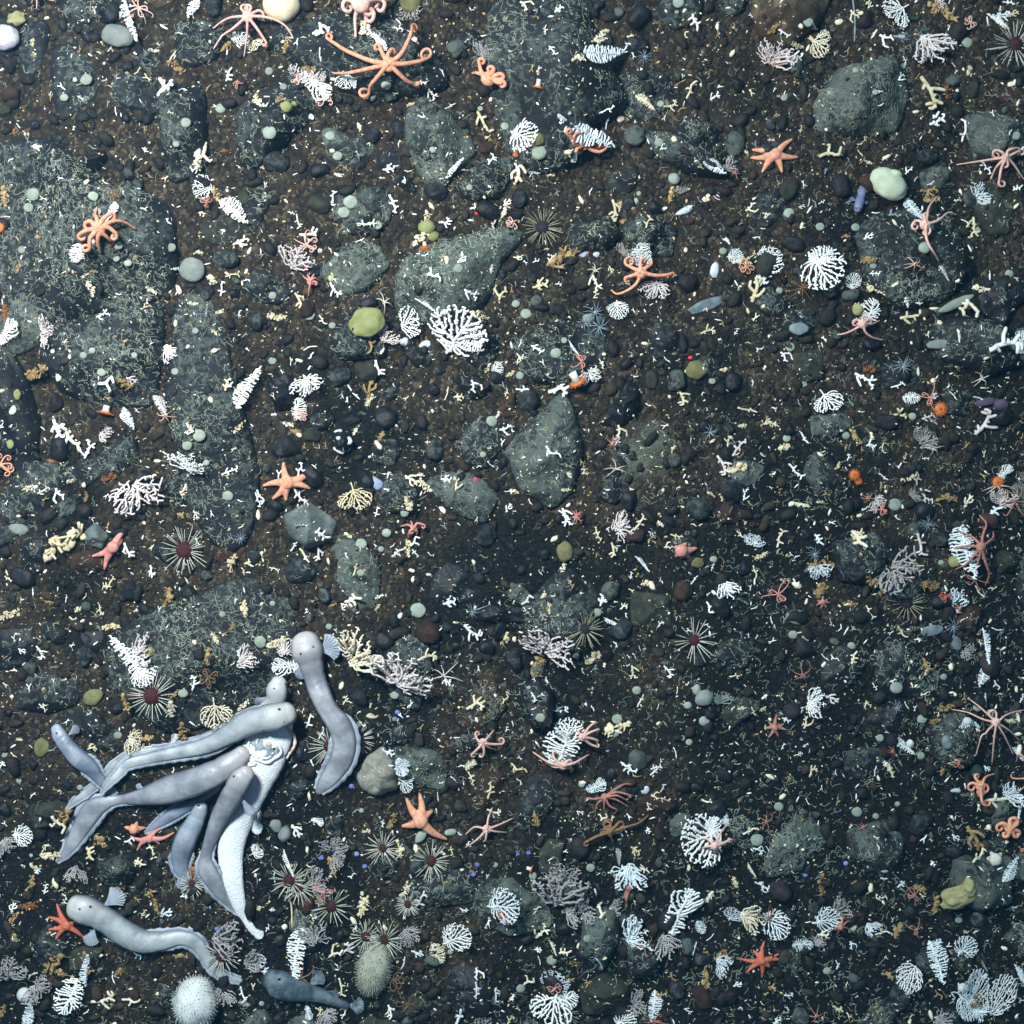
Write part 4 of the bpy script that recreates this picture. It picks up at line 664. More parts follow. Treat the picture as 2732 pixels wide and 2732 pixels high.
# ------------------------------------------------------------------ snake stars (curling arms), one continuous body each
def catmull(P, n=8):
    P = [np.array(p, float) for p in P]
    if len(P) < 3: return [P[0] + (P[1] - P[0]) * i / (n * 1.0) for i in range(n + 1)]
    Q = [2 * P[0] - P[1]] + P + [2 * P[-1] - P[-2]]; out = []
    for i in range(1, len(Q) - 2):
        a, b, c, d = Q[i - 1:i + 3]
        for k in range(n):
            t = k / n; out.append(.5 * ((2 * b) + (-a + c) * t + (2 * a - 5 * b + 4 * c - d) * t * t + (-a + 3 * b - 3 * c + d) * t ** 3))
    out.append(P[-1]); return out
STAR = {
 'o': ('orange', mat('orange_star', '#cf8a6a', '#e2a98c', scale=160, rough=.6, bump=.3, bscale=600, rnd=.08)),
 'p': ('pale pink', mat('pink_star', '#cf9f92', '#e0bfb4', scale=160, rough=.6, bump=.3, bscale=600, rnd=.08)),
 'd': ('dusky pink', mat('dusky_star', '#9a6558', '#b58576', scale=160, rough=.6, bump=.3, bscale=600, rnd=.1)),
 'r': ('red-orange', mat('red_star', '#b2553d', '#c97058', scale=160, rough=.6, bump=.3, bscale=600, rnd=.08)),
 'n': ('brown', mat('brown_star', '#6d5038', '#8d6b4c', scale=160, rough=.7, bump=.3, bscale=600, rnd=.1)),
 'w': ('whitish', mat('white_star', '#b9b2a8', '#d8d3cb', scale=160, rough=.7, bump=.2, bscale=600, rnd=.1)),
 'm': ('rosy', mat('rosy_star', '#c67d74', '#d69a8f', scale=160, rough=.6, bump=.3, bscale=600, rnd=.08)),
}
def star_paths(seed, n, L, style):
    rs = random.Random(seed); arms = []; a0 = rs.uniform(0, 6.28)
    for k in range(n):
        a = a0 + 2 * PI * k / n + rs.uniform(-.25, .25)
        st = style if style != 'mix' else rs.choice(('long', 'curl', 'curl'))
        if st == 'long':
            l = L * rs.uniform(.75, 1.1); c = rs.uniform(-1.2, 1.2); p = [(0, 0)]; h = a
            for i in range(10): h += c / 10 * (i / 5); p.append((p[-1][0] + math.cos(h) * l / 10, p[-1][1] + math.sin(h) * l / 10))
            if rs.random() < .4:
                s = 1 if c > 0 else -1
                for i in range(10): h += s * (.35 + .06 * i); p.append((p[-1][0] + math.cos(h) * L * .045 * (1 - i * .05), p[-1][1] + math.sin(h) * L * .045 * (1 - i * .05)))
        else:
            l = L * rs.uniform(.28, .55); s = rs.choice((1, -1)); p = [(0, 0)]; h = a
            for i in range(6): h += s * .08; p.append((p[-1][0] + math.cos(h) * l / 6, p[-1][1] + math.sin(h) * l / 6))
            for i in range(20):
                h += s * (.38 + .022 * i); q = L * .062 * (1 - i * .032); p.append((p[-1][0] + math.cos(h) * q, p[-1][1] + math.sin(h) * q))
        arms.append(p)
    return arms
def snake_star(px, py, disc, arms, cc, lift=.012, thick=None, label=None, phrase=None, form='snake star', name='snake_star', lengths=None):
    # arms: lists of pixel points starting at the disc
    c = on(px, py); r0 = disc * PX * .9; zc = c.z + lift + r0 * .4
    mb = MB(); blob(mb, (c.x, c.y, zc), (r0, r0, r0 * .6), 2, .05, 2)
    th = (thick or r0 * .42) * .76
    for ai, A in enumerate(arms):
        dn_ = len(A)
        pts = []; side = 0
        for i, (ax, ay) in enumerate(A):
            g = on(ax, ay); t = i / max(1, dn_ - 1)
            z = max(g.z + th * .9, g.z * t + zc * (1 - t)) if i else zc
            z = max(z, zc * (1 - t) ** 1.5 + g.z * (1 - (1 - t) ** 1.5) + th) + .006 * math.sin(PI * t) + .0012 * (ai % 3)
            pts.append((g.x, g.y, z))
        # smooth the height along the arm
        for _ in range(3):
            zs = [p[2] for p in pts]; pts = [(p[0], p[1], p[2] if i in (0, len(pts) - 1) else (zs[i - 1] + 2 * zs[i] + zs[i + 1]) / 4) for i, p in enumerate(pts)]
        n = len(pts); rad = [th * (1.1 - .72 * (i / (n - 1)) ** .8) for i in range(n)]
        tube(mb, pts, rad, 7)
    o = link(name, mb.mesh(name, origin=c), STAR[cc][1], loc=c)
    if label: tag(o, label, 'brittle star' if form != 'sea star' else 'sea star')
    else: AUTO.append((o, px, py, STAR[cc][0] + ' ' + form, 'brittle star', 'snake stars clinging to corals'))
    if phrase: mark(px, py, phrase)
    return o
def coil(path, r, turns=1.6, s=1):
    # adds a spiral of pixel radius r at the end of a pixel path
    (x0, y0), (x1, y1) = path[-2], path[-1]; h = math.atan2(y1 - y0, x1 - x0); n = int(11 * turns); out = list(path); x, y = x1, y1
    for i in range(n):
        t = i / n; rr_ = r * (1 - .72 * t); dl = 2 * PI / 11 * rr_; h += s * 2 * PI / 11; x += math.cos(h) * dl; y += math.sin(h) * dl; out.append((x, y))
    return out
def custom(t, c, disc, arms, cc, label, phrase=None, lift=.012, thick=None):
    P = []
    for a in arms:
        cr = 0
        if isinstance(a[-1], (int, float)): cr = a[-1]; a = a[:-1]
        path = [tuple(q) for q in catmull([tp(t, *c)] + [tp(t, *p) for p in a], 7)]
        if cr: path = coil(path, abs(cr) * K, 1.7, 1 if cr > 0 else -1)
        P.append(path)
    return snake_star(*tp(t, *c), disc * K, P, cc, lift, (thick * K * PX) if thick else None, label, phrase)
def generic(t, x, y, size, style, cc, n=7, label=None, phrase=None, lift=.014, disc=None, form='snake star'):
    px, py = tp(t, x, y); L = size * K / (1.0 if style == 'long' else .8)
    arms = [[(px + a, py + b) for a, b in p] for p in star_paths(int(x * 7 + y * 3 + int(t) * 11), n, L * .62, style)]
    return snake_star(px, py, (disc or max(14, size * .11)) * K, arms, cc, lift, None, label, phrase, form + (' with curled arms' if style == 'curl' else ''))

custom('01', (1000, 520), 62, [[(850, 490), (700, 420), (600, 350), (540, 305), 22], [(880, 550), (720, 580), (620, 565), (570, 540), 0], [(950, 590), (890, 680), (860, 750), 42], [(1070, 590), (1130, 650), (1190, 690), -30], [(1120, 520), (1220, 500), (1290, 470), -44], [(1080, 460), (1130, 370), (1165, 280), (1168, 240), 18], [(950, 430), (925, 360), -20], [(990, 450), (1010, 400), 16]], 'o',
       'large orange snake star with eight spreading arms ending in coils, near the top', 'the large orange snake star', .03, 24)
custom('00', (1850, 170), 48, [[(1700, 165), (1570, 212), 0], [(1750, 240), (1640, 300), (1575, 365), 0], [(1840, 280), (1800, 425), 0], [(1920, 260), (1980, 350), 16], [(1990, 170), (2110, 210), (2165, 290), 0], [(1800, 110), 26], [(1870, 100), -28], [(1920, 120), 30]], 'p',
       'pale pink snake star with long thin arms left of the round cream sponge', 'the long-armed pink star at the top', .03, 16)
custom('00', (755, 1710), 58, [[(740, 1620), (715, 1600), (720, 1530), 0], [(700, 1650), -34], [(800, 1640), (850, 1600), 20], [(850, 1660), (930, 1650), (1005, 1690), 0], [(830, 1700), (885, 1740), 26], [(810, 1760), (840, 1800), 0], [(745, 1800), (745, 1865), 0], [(700, 1770), (690, 1850), 30], [(680, 1715), (615, 1745), -22]], 'o',
       'orange snake star sprawled on the huge left boulder', 'the orange star on the huge boulder', .02, 25)
custom('01', (800, 90), 80, [[(750, 160), (745, 280), 0], [(700, 60), -36], [(720, 10), 36], [(790, 0), 40], [(870, 30), 40], [(940, 60), 36], [(880, 130), 38], [(830, 150), -28], [(960, 20), -34]], 'p', 'tangled pale orange snake star at the top edge beside yellow sponges', 'the tangled star at the top edge', .04, 26)
custom('01', (1720, 610), 62, [[(1670, 560), (1650, 470), 22], [(1640, 565), (1600, 545), 0], [(1760, 540), -24], [(1800, 560), 26], [(1830, 620), 22], [(1800, 640), -20], [(1740, 660), 0]], 'o', 'compact orange snake star tucked beside the tall boulder', 'the compact orange star', .02, 24)
custom('02', (545, 1090), 52, [[(470, 1060), (470, 1010), 36], [(420, 990), 18], [(570, 1040), 40], [(630, 1070), 26], [(580, 1130), (650, 1150), (700, 1120), -28], [(500, 1100), -26]], 'o', 'bright orange snake star coiled on the slanting bluish feather coral', 'the bright coiled orange star', .025, 22)
custom('03', (1765, 1185), 40, [[(1650, 1195), (1430, 1216), 0], [(1730, 1130), -34], [(1800, 1120), (1850, 1105), 26], [(1830, 1150), (1890, 1120), 18], [(1730, 1260), (1715, 1370), -28], [(1700, 1250), (1680, 1325), 0], [(1840, 1240), (1932, 1330), 0], [(1780, 1240), 14]], 'p', 'whitish pink snake star with one long straight arm at the right edge', 'the snake star at the upper right edge', .02, 16)
custom('03', (1170, 1680), 46, [[(1190, 1560), (1290, 1450), 0], [(1260, 1650), (1340, 1590), (1430, 1583), 0], [(1200, 1780), (1250, 1860), (1300, 1930), 0], [(1120, 1650), -30], [(1210, 1700), 26], [(1150, 1620), 18]], 'p', 'pink snake star with three long arms below the big pale green sponge', 'the pink star below the pale sponge', .025, 17)
custom('12', (955, 150), 52, [[(930, 220), (870, 270), (790, 295), (745, 260), 0], [(1050, 170), (1140, 165), (1190, 148), 12], [(900, 120), (850, 90), 36], [(1000, 110), (1030, 90), -32], [(900, 170), (850, 180), -18], [(950, 90), (960, 50), 16]], 'o', 'orange snake star with looping arms hanging from a bluish fan', 'the looping orange star', .025, 20)
custom('13', (720, 520), 42, [[(680, 550), (600, 585), (495, 595), 0], [(740, 580), (800, 615), (890, 630), 0], [(790, 520), (865, 485), 0], [(690, 490), -24], [(720, 480), 22], [(760, 490), 18]], 'p', 'pale pink snake star with two long arms under a white fan', 'the pale star under the white fan', .02, 15)
custom('22', (530, 1650), 36, [[(570, 1590), (620, 1550), 10], [(580, 1620), (645, 1600), 8], [(590, 1660), (640, 1680), 8], [(580, 1700), (640, 1730), -10], [(490, 1680), 0], [(500, 1620), 12]], 'p', 'pale pink snake star gripping the top of the big lace fan', None, .035, 15)
custom('22', (390, 1865), 40, [[(300, 1850), (220, 1810), (160, 1775), 0], [(330, 1880), (260, 1860), 0], [(470, 1850), (540, 1815), (580, 1800), 0], [(430, 1890), (460, 1920), 0], [(330, 1820), (315, 1780), 12], [(430, 1830), 16]], 'p', 'pale pink snake star hanging below the big lace fan', None, .02, 16)
custom('23', (1565, 270), 44, [[(1590, 180), (1630, 100), (1600, 40), 0], [(1620, 240), (1680, 200), (1700, 160), 0], [(1520, 200), (1430, 150), 0], [(1480, 265), (1390, 292), 0], [(1520, 340), (1480, 400), (1420, 440), 0], [(1560, 380), (1555, 480), 0], [(1610, 390), (1650, 480), (1640, 565), 0], [(1610, 300), (1640, 330), 0]], 'd', 'dusky orange snake star with long thin arms on the tall feather coral', 'the star on the tall feather coral', .035, 17)
custom('23', (1680, 1545), 40, [[(1600, 1530), (1500, 1485), (1400, 1470), 0], [(1590, 1450), (1515, 1385), 0], [(1780, 1490), (1932, 1470), 0], [(1790, 1610), (1900, 1700), 0], [(1760, 1660), (1850, 1805), 0], [(1675, 1700), (1690, 1865), 0], [(1610, 1650), (1568, 1815), 0], [(1690, 1480), -22], [(1640, 1500), 20]], 'p', 'large pale snake star with thin spider-like arms at the right edge', 'the spider-like pale star', .03, 12)
custom('31', (1710, 480), 40, [[(1800, 450), (1900, 415), 0], [(1780, 500), (1855, 518), 0], [(1700, 560), (1680, 585), 0], [(1640, 560), (1550, 630), 0], [(1620, 470), (1550, 535), 0], [(1720, 400), (1750, 335), 0]], 'p', 'cream pink snake star with straggling arms beside forked corals', 'the straggling cream star', .015, 14)
custom('32', (695, 245), 32, [[(760, 200), (840, 160), (920, 168), 0], [(780, 215), (885, 240), 8], [(790, 240), (885, 300), 0], [(780, 270), (880, 335), 0], [(730, 310), (785, 345), (770, 380), 0], [(690, 320), (705, 390), 0], [(640, 300), (628, 380), 0], [(620, 260), (560, 260), (560, 300), 0]], 'd', 'dusky pink snake star with many fine wavy arms', 'the fine-armed dusky star', .015, 13)
custom('32', (730, 500), 42, [[(690, 460), 34], [(740, 450), -26], [(780, 450), (800, 430), 24], [(860, 465), (950, 440), (1020, 392), 0], [(640, 530), (550, 580), -16], [(740, 540), (765, 590), 0], [(680, 500), -20]], 'n', 'tan orange snake star with tight spiral arms below the dusky one', 'the tan star with spiral arms', .015, 17)
custom('32', (1485, 580), 38, [[(1440, 550), (1340, 550), 0], [(1420, 610), (1400, 660), 0], [(1490, 640), (1495, 660), 0], [(1540, 590), (1600, 605), 0], [(1560, 560), (1605, 545), 14], [(1530, 510), (1600, 455), 0]], 'p', 'pink snake star sitting on a wide white fan', 'the star on the wide white fan', .04, 16)
custom('33', (1580, 160), 46, [[(1530, 140), -32], [(1600, 150), 36], [(1620, 100), (1710, 85), 0], [(1570, 220), -22], [(1590, 260), (1610, 300), (1640, 310), -20], [(1540, 100), 18], [(1610, 200), 24]], 'o', 'orange snake star with spiral arms above the white crust at the lower right', 'the spiral orange star at lower right', .02, 17)
custom('33', (1800, 470), 48, [[(1760, 440), (1720, 450), -26], [(1800, 420), 28], [(1850, 440), -26], [(1860, 490), 22], [(1830, 530), -18], [(1780, 530), 16]], 'o', 'small orange snake star with all its arms rolled up near the right edge', 'the rolled-up orange star', .015, 22)
custom('33', (550, 1180), 32, [[(620, 1150), (680, 1200), 0], [(610, 1200), (690, 1265), 0], [(580, 1220), (590, 1255), 0], [(545, 1230), (550, 1280), 0], [(520, 1200), (520, 1240), 0], [(570, 1120), 10]], 'd', 'dusky pink snake star on a white fan in the dark lower right', 'the star on the dark-side fan', .03, 12)
custom('21', (1680, 1705), 40, [[(1750, 1710), (1820, 1710), -22], [(1720, 1660), (1770, 1610), 0], [(1640, 1680), (1625, 1640), 16], [(1730, 1740), (1785, 1770), 0], [(1690, 1770), (1680, 1800), 14], [(1640, 1750), (1600, 1785), -14]], 'p', 'pale pink snake star with short curled arms between two golden lumps', 'the short-armed pale star', .014, 15)
custom('21', (1175, 140), 30, [[(1130, 110), (1065, 125), 0], [(1200, 100), (1250, 110), 14], [(1160, 100), (1150, 80), 0], [(1200, 160), (1190, 190), 0], [(1140, 170), (1130, 210), 0], [(1150, 150), -14]], 'm', 'small rosy snake star beside a white shell-like coral', None, .012, 14)
custom('11', (420, 205), 34, [[(380, 180), (350, 150), 0], [(400, 160), (390, 135), 0], [(440, 160), (445, 140), 0], [(460, 210), 10], [(410, 260), (395, 310), 0], [(450, 180), (480, 195), 0]], 'm', 'small rosy snake star with one arm hanging straight down', None, .012, 13)
generic('00', 1040, 85, 170, 'mix', 'p'); generic('00', 310, -20, 200, 'long', 'p'); generic('00', 1540, 1500, 110, 'curl', 'd'); generic('00', 1760, 625, 70, 'long', 'm')
generic('01', 520, 750, 150, 'curl', 'p', phrase='the curled pink star at upper left'); generic('01', 320, 600, 100, 'curl', 'p'); generic('01', 390, 1820, 180, 'mix', 'p'); generic('01', 1900, 1650, 110, 'mix', 'p')
generic('02', 1650, 1285, 70, 'long', 'd'); generic('03', 1520, 190, 110, 'curl', 'p'); generic('03', 110, 465, 120, 'curl', 'p')
generic('10', 1230, 1190, 110, 'long', 'p'); generic('10', 30, 1550, 210, 'curl', 'o', phrase='the curled orange star at the left edge'); generic('11', 340, 1180, 120, 'mix', 'p')
generic('12', 1730, 100, 140, 'curl', 'o'); generic('12', 530, 790, 130, 'mix', 'm', phrase='the rosy star near the centre'); generic('12', 755, 1390, 80, 'long', 'm'); generic('12', 490, 1915, 90, 'long', 'm')
generic('13', 1110, 80, 110, 'long', 'p'); generic('13', 1220, 1060, 140, 'mix', 'm'); generic('13', 870, 1870, 95, 'curl', 'm'); generic('13', 770, 1790, 70, 'long', 'd'); generic('13', 1840, 1810, 190, 'long', 'd', 8)
generic('20', 1550, 1230, 150, 'curl', 'n', phrase='the brown curled star on the boulder'); generic('22', 490, 60, 90, 'long', 'm'); generic('23', 110, 620, 150, 'mix', 'm'); generic('23', 1550, 510, 120, 'mix', 'd')
generic('23', 1335, 640, 95, 'curl', 'r'); generic('23', 290, 1210, 130, 'long', 'd', 6); generic('23', 950, 1770, 65, 'long', 'd'); generic('23', 1430, 1860, 80, 'curl', 'd')
generic('31', 510, 945, 140, 'mix', 'm'); generic('31', 1840, 1140, 140, 'curl', 'o', phrase='the squat orange star on a fan'); generic('31', 350, 1570, 190, 'long', 'n'); generic('32', 1880, 430, 120, 'long', 'd')
generic('32', 330, 1650, 130, 'curl', 'm'); generic('32', 1060, 1890, 140, 'mix', 'd'); generic('32', 990, 1345, 130, 'long', 'd'); generic('32', 1890, 1130, 110, 'long', 'd'); generic('33', 735, 470, 55, 'long', 'd')
generic('33', 1110, 965, 130, 'mix', 'd'); generic('33', 1120, 1220, 100, 'mix', 'd'); generic('33', 1570, 1750, 120, 'curl', 'n'); generic('33', 390, 1850, 130, 'long', 'd', 6); generic('33', 1925, 620, 90, 'curl', 'o'); generic('33', 1960, 100, 250, 'long', 'o', 5)
generic('13', 290, 250, 230, 'long', 'n', 9, 'thin brown star with stringy arms beside the spreading white fan', 'the thin brown star', .012, 13)
generic('23', 1440, 720, 80, 'long', 'd'); generic('31', 1130, 1770, 130, 'long', 'n', 9, lift=.006, disc=10)
# slender white brittle stars with five arms
def slender(t, c, tips, cc='w', label=None, d=14):
    P = [[tuple(q) for q in catmull([tp(t, *c), tp(t, (c[0] + a) / 2 + 8, (c[1] + b) / 2 - 8), tp(t, a, b)], 6)] for a, b in tips]
    snake_star(*tp(t, *c), d * K, P, cc, .006, 6.5 * K * PX, label, None, 'slender brittle star', 'brittle_star')
slender('11', (955, 355), [(915, 268), (1005, 322), (1020, 390), (950, 445), (880, 325)]); slender('12', (625, 125), [(610, 60), (690, 100), (660, 160), (590, 160), (560, 115)])
slender('12', (780, 1578), [(750, 1500), (870, 1555), (865, 1620), (710, 1635), (690, 1580)]); slender('13', (1605, 920), [(1580, 860), (1680, 890), (1645, 970), (1560, 970), (1540, 945), (1620, 850)])
slender('13', (1245, 1430), [(1245, 1370), (1360, 1412), (1290, 1478), (1240, 1480), (1170, 1425)]); slender('21', (1390, 1220), [(1375, 1160), (1500, 1118), (1540, 1265), (1470, 1345), (1250, 1270), (1300, 1165)], 'w', 'cream brittle star with thin bent arms over a white sprig')
slender('13', (1725, 1700), [(1620, 1740), (1865, 1730), (1740, 1800), (1650, 1760)], 'w')

# ------------------------------------------------------------------ sea stars
def sea_star(t, c, tips, base, cc, label, phrase, lift=.004, bend=0):
    px, py = tp(t, *c); C = on(px, py); r = base * K * PX; mb = MB(); zc = C.z + lift + r * .55
    blob(mb, (C.x, C.y, zc), (r * 1.05, r * 1.05, r * .75), 3, .03, 2)
    for i, (ax, ay) in enumerate(tips):
        mx, my = (c[0] + ax) / 2, (c[1] + ay) / 2; dx, dy = ax - c[0], ay - c[1]; s = bend * (1 if i % 2 else -1)
        P = catmull([tp(t, *c), tp(t, mx - dy * s, my + dx * s), tp(t, ax, ay)], 8); pts = []; n = len(P)
        for k, q in enumerate(P):
            g = on(*q); u = k / (n - 1); pts.append((g.x, g.y, max(g.z + r * .3, (zc - r * .1) * (1 - u) + (g.z + r * .22) * u)))
        rad = [r * (.86 * (1 - (k / (n - 1))) ** .75 * .72 + .17) for k in range(n)]
        tube(mb, pts, rad, 10, .8)
    o = link('sea_star', mb.mesh('sea_star', origin=C), STAR[cc][1], loc=C)
    md = o.modifiers.new('skin', 'REMESH'); md.mode = 'VOXEL'; md.voxel_size = max(.0007, r * .12); md.use_smooth_shade = True
    sm = o.modifiers.new('soften', 'SMOOTH'); sm.factor = .5; sm.iterations = 5
    tag(o, label, 'sea star'); 
    if phrase: mark(px, py, phrase)
sea_star('03', (95, 1145), [(225, 1025), (267, 1160), (150, 1275), (0, 1275), (-85, 1165), (-75, 1105), (80, 1035)], 42, 'o', 'bright orange sea star with seven straight arms at upper right', 'the seven-armed orange sea star', bend=.05)
sea_star('11', (248, 1678), [(212, 1525), (440, 1580), (412, 1722), (232, 1812), (128, 1800), (58, 1700)], 46, 'o', 'bright orange sea star with six arms left of the centre', 'the six-armed orange sea star', bend=.06)
sea_star('20', (850, 275), [(930, 140), (905, 210), (680, 342), (770, 442), (870, 200)], 42, 'm', 'folded pink sea star draped over a stone at left', 'the folded pink sea star', .012, .06)
sea_star('31', (1225, 430), [(1115, 265), (1215, 232), (1312, 358), (1418, 572), (1080, 472)], 52, 'o', 'orange sea star with five arms, one long, below the pale stone', 'the five-armed orange sea star', .006, .06)
sea_star('30', (500, 1200), [(420, 1042), (355, 1140), (358, 1235), (412, 1308), (622, 1295), (560, 1170)], 33, 'r', 'red sea star under the head of the lone eelpout', 'the red sea star', .004, .05)
sea_star('30', (1110, 560), [(960, 545), (1285, 520), (1180, 610), (1010, 655), (1190, 490), (1020, 590), (1100, 520)], 28, 'm', 'rosy many-armed sea star under the tail of a thin eelpout', 'the rosy star by the fish tail', .006, .12)
sea_star('32', (1850, 1460), [(1872, 1318), (1985, 1410), (2000, 1455), (1965, 1520), (1855, 1588), (1738, 1555), (1690, 1450), (1790, 1385)], 31, 'r', 'dark red-orange sea star with eight arms at the lower right', 'the dark red-orange sea star', .004, .05)
sea_star('23', (95, 1600), [(110, 1510), (165, 1575), (180, 1620), (125, 1670), (45, 1680), (20, 1610), (50, 1560)], 24, 'd', 'small dusky sea star with seven arms right of centre', 'the small dusky sea star', .003, .05)
sea_star('23', (450, 680), [(450, 630), (485, 655), (512, 688), (470, 720), (430, 732), (400, 705), (405, 665)], 17, 'd', 'tiny dusky sea star beside a golden lump', None, .003, .05)
sea_star('32', (875, 920), [(915, 805), (930, 925), (830, 1010), (860, 1075), (880, 850)], 26, 'd', 'slim dusky sea star stretched upright beside a grey bush', 'the slim upright sea star', .006, .05)
sea_star('00', (268, 1085), [(265, 1058), (315, 1078), (295, 1115), (250, 1112), (228, 1082)], 20, 'w', 'small white five-pointed sea star on the huge boulder', 'the small white sea star', .002, 0)
sea_star('33', (1710, 712), [(1680, 660), (1765, 668), (1762, 750), (1700, 765), (1650, 710)], 46, 'w', 'grey-white cushion star with five blunt points at the right', 'the grey cushion star', .004, 0)
sea_star('30', (995, 490), [(918, 480), (970, 460), (1015, 440), (1075, 485), (1030, 520), (960, 520)], 34, 'o', 'orange cushion star with webbed points beside the rosy star', None, .006, 0)
sea_star('22', (1258, 300), [(1215, 345), (1265, 360), (1320, 360), (1380, 280), (1340, 320), (1210, 270), (1300, 245)], 46, 'm', 'pink rounded animal with short stubby arms right of centre', 'the pink stubby-armed animal', .006, .05)

# ------------------------------------------------------------------ sea urchins
M_TEST = mat('urchin_red', '#2a0a0e', '#481216', scale=300, rough=.6, bump=.8, bscale=500, rnd=.1)
M_TESTB = mat('urchin_dark', '#171318', '#29202a', scale=300, rough=.6, bump=.8, bscale=500, rnd=.1)
M_SPINE = mat('urchin_spine', '#a9ab9b', '#cfd0c4', scale=200, rough=.6, rnd=.15)
M_SPINED = mat('urchin_spine_dull', '#7d7a64', '#a09c84', scale=200, rough=.6, rnd=.15)
def spine_mesh():
    mb = MB(); tube(mb, [(0, 0, 0), (0, 0, .5), (0, 0, .9), (0, 0, 1)], [.024, .021, .015, .007], 5); return mb.mesh('spine')
SPINE = spine_mesh()
mbt = MB(); blob(mbt, (0, 0, 0), (1, 1, .75), 3, .04, 5, 3); TEST = mbt.mesh('shell_body')
def urchin(t, x, y, r, sp, dark=False, label=None, phrase=None, n=34, low=1.0):
    px, py = tp(t, x, y); p, top = spread(px, py, r * K * PX); R = r * K * PX; L = sp * K * PX; rs = random.Random(int(x + y * 3))
    root = link('sea_urchin', None, loc=p); zc = R * .55
    o = link('shell_body', TEST, M_TESTB if dark else M_TEST, root, (0, 0, zc), True); o.scale = (R * 1.12, R * 1.12, R * 1.12)
    for k in range(n):
        a = k * 2.39996 + rs.uniform(-.15, .15); el = (rs.choice((.0, .1, .2, .35, .5)) + rs.uniform(-.06, .06)) * low
        d = Vector((math.cos(a) * math.cos(el), math.sin(a) * math.cos(el), math.sin(el)))
        s = link('spine', SPINE, M_SPINED if dark else M_SPINE, root, Vector((0, 0, zc)) + d * R * .7, True)
        l = L * rs.uniform(.75, 1.12) - R * .0; s.scale = (max(.036, L * .8), max(.036, L * .8), l); s.rotation_euler = d.to_track_quat('Z', 'Y').to_euler()
    tag(root, label, 'sea urchin', 'sea urchins') if label else AUTO.append((root, px, py, ('dark' if dark else 'red') + ' sea urchin with pale spines', 'sea urchin', 'sea urchins'))
    if phrase: mark(px, py, phrase)
urchin('20', 1370, 300, 62, 145, label='dark red sea urchin with pale spines right of the folded pink sea star', phrase='the red urchin at left')
urchin('20', 1130, 1370, 58, 140, label='dark red sea urchin with pale spines at the foot of the long feather coral', phrase='the red urchin on the boulder')
urchin('02', 245, 1680, 46, 125, True, label='black sea urchin with dull spines at top centre', phrase='the black urchin at top centre')
urchin('03', 1855, 340, 52, 165, label='dark red sea urchin with long white spines in the top right corner', phrase='the urchin in the top right corner')
urchin('22', 555, 880, 36, 130, True, label='black sea urchin with thin yellowish spines beside a pinkish bush', phrase='the black urchin by the bush')
urchin('22', 1355, 960, 40, 150, label='dark red sea urchin with few long white spines right of centre', phrase='the long-spined urchin', n=20)
urchin('23', 1065, 690, 40, 110, True, label='greyish black sea urchin with dull spines at the right', phrase='the greyish urchin at right', n=24)
urchin('21', 555, 1740, 42, 130, label='red sea urchin half hidden on the left of the curled eelpout', low=.25); urchin('21', 745, 1690, 38, 110, label='red sea urchin half hidden on the right of the curled eelpout', low=.25)
urchin('31', 945, 635, 30, 125, label='small red sea urchin with fine spines below the five-armed sea star', phrase='the fine-spined urchin'); urchin('31', 1300, 730, 40, 130, phrase='the urchin with a coral sprig')
urchin('31', 262, 870, 46, 120); urchin('31', 330, 925, 34, 110); urchin('31', 570, 1060, 46, 120, phrase='the urchin above the spiky sponge'); urchin('31', 1130, 1050, 26, 80); urchin('31', 820, 1285, 34, 100); urchin('31', 960, 1310, 34, 130)
urchin('30', 1640, 1420, 46, 120); urchin('32', 390, 1850, 26, 120, True); urchin('30', 1420, 900, 26, 90)

# ------------------------------------------------------------------ sponges, shells, anemones, polyps
SPG = {
 'pale green': mat('pale_green_sponge', '#818d82', '#98a397', scale=80, rough=.85, bump=.3, bscale=500, rnd=.15, sss=.1), 'beige': mat('beige_sponge', '#8b8d7f', '#a3a596', scale=80, rough=.9, bump=.4, bscale=500, rnd=.02), 'celadon': mat('celadon_sponge', '#aab79c', '#bfcab2', scale=50, rough=.8, bump=.3, bscale=400, rnd=.02, sss=.1), 'cream': mat('cream_sponge', '#c9c09c', '#d8d2b6', scale=60, rough=.85, bump=.3, bscale=400, rnd=.05, sss=.1),
 'yellow': mat('yellow_sponge', '#86845a', '#a39f74', scale=60, rough=.85, bump=.5, bscale=300, rnd=.1), 'grey': mat('grey_sponge', '#6d7674', '#848c88', scale=60, rough=.85, bump=.4, bscale=400, rnd=.15),
 'bluish': mat('bluish_sponge', '#56656c', '#7b898c', scale=60, rough=.8, bump=.3, bscale=400, rnd=.15), 'green': mat('green_sponge', '#737b48', '#8e9262', scale=50, rough=.85, bump=.4, bscale=300, rnd=.08), 'white': mat('white_sponge', '#b9c2c2', '#cfd5d2', scale=60, rough=.85, bump=.3, bscale=500, rnd=.08),
 'lavender': mat('lavender_sponge', '#a9adbf', '#c3c6d1', scale=60, rough=.85, bump=.5, bscale=300, rnd=.05), 'purple': mat('purple_sponge', '#3d3247', '#54455c', scale=60, rough=.8, rnd=.1), 'olive': mat('olive_sponge', '#5c5c3c', '#77744f', scale=60, rough=.9, bump=.5, rnd=.1), 'blue': mat('blue_sponge', '#4f62a8', '#7c8cc4', scale=60, rough=.8, rnd=.2),
}
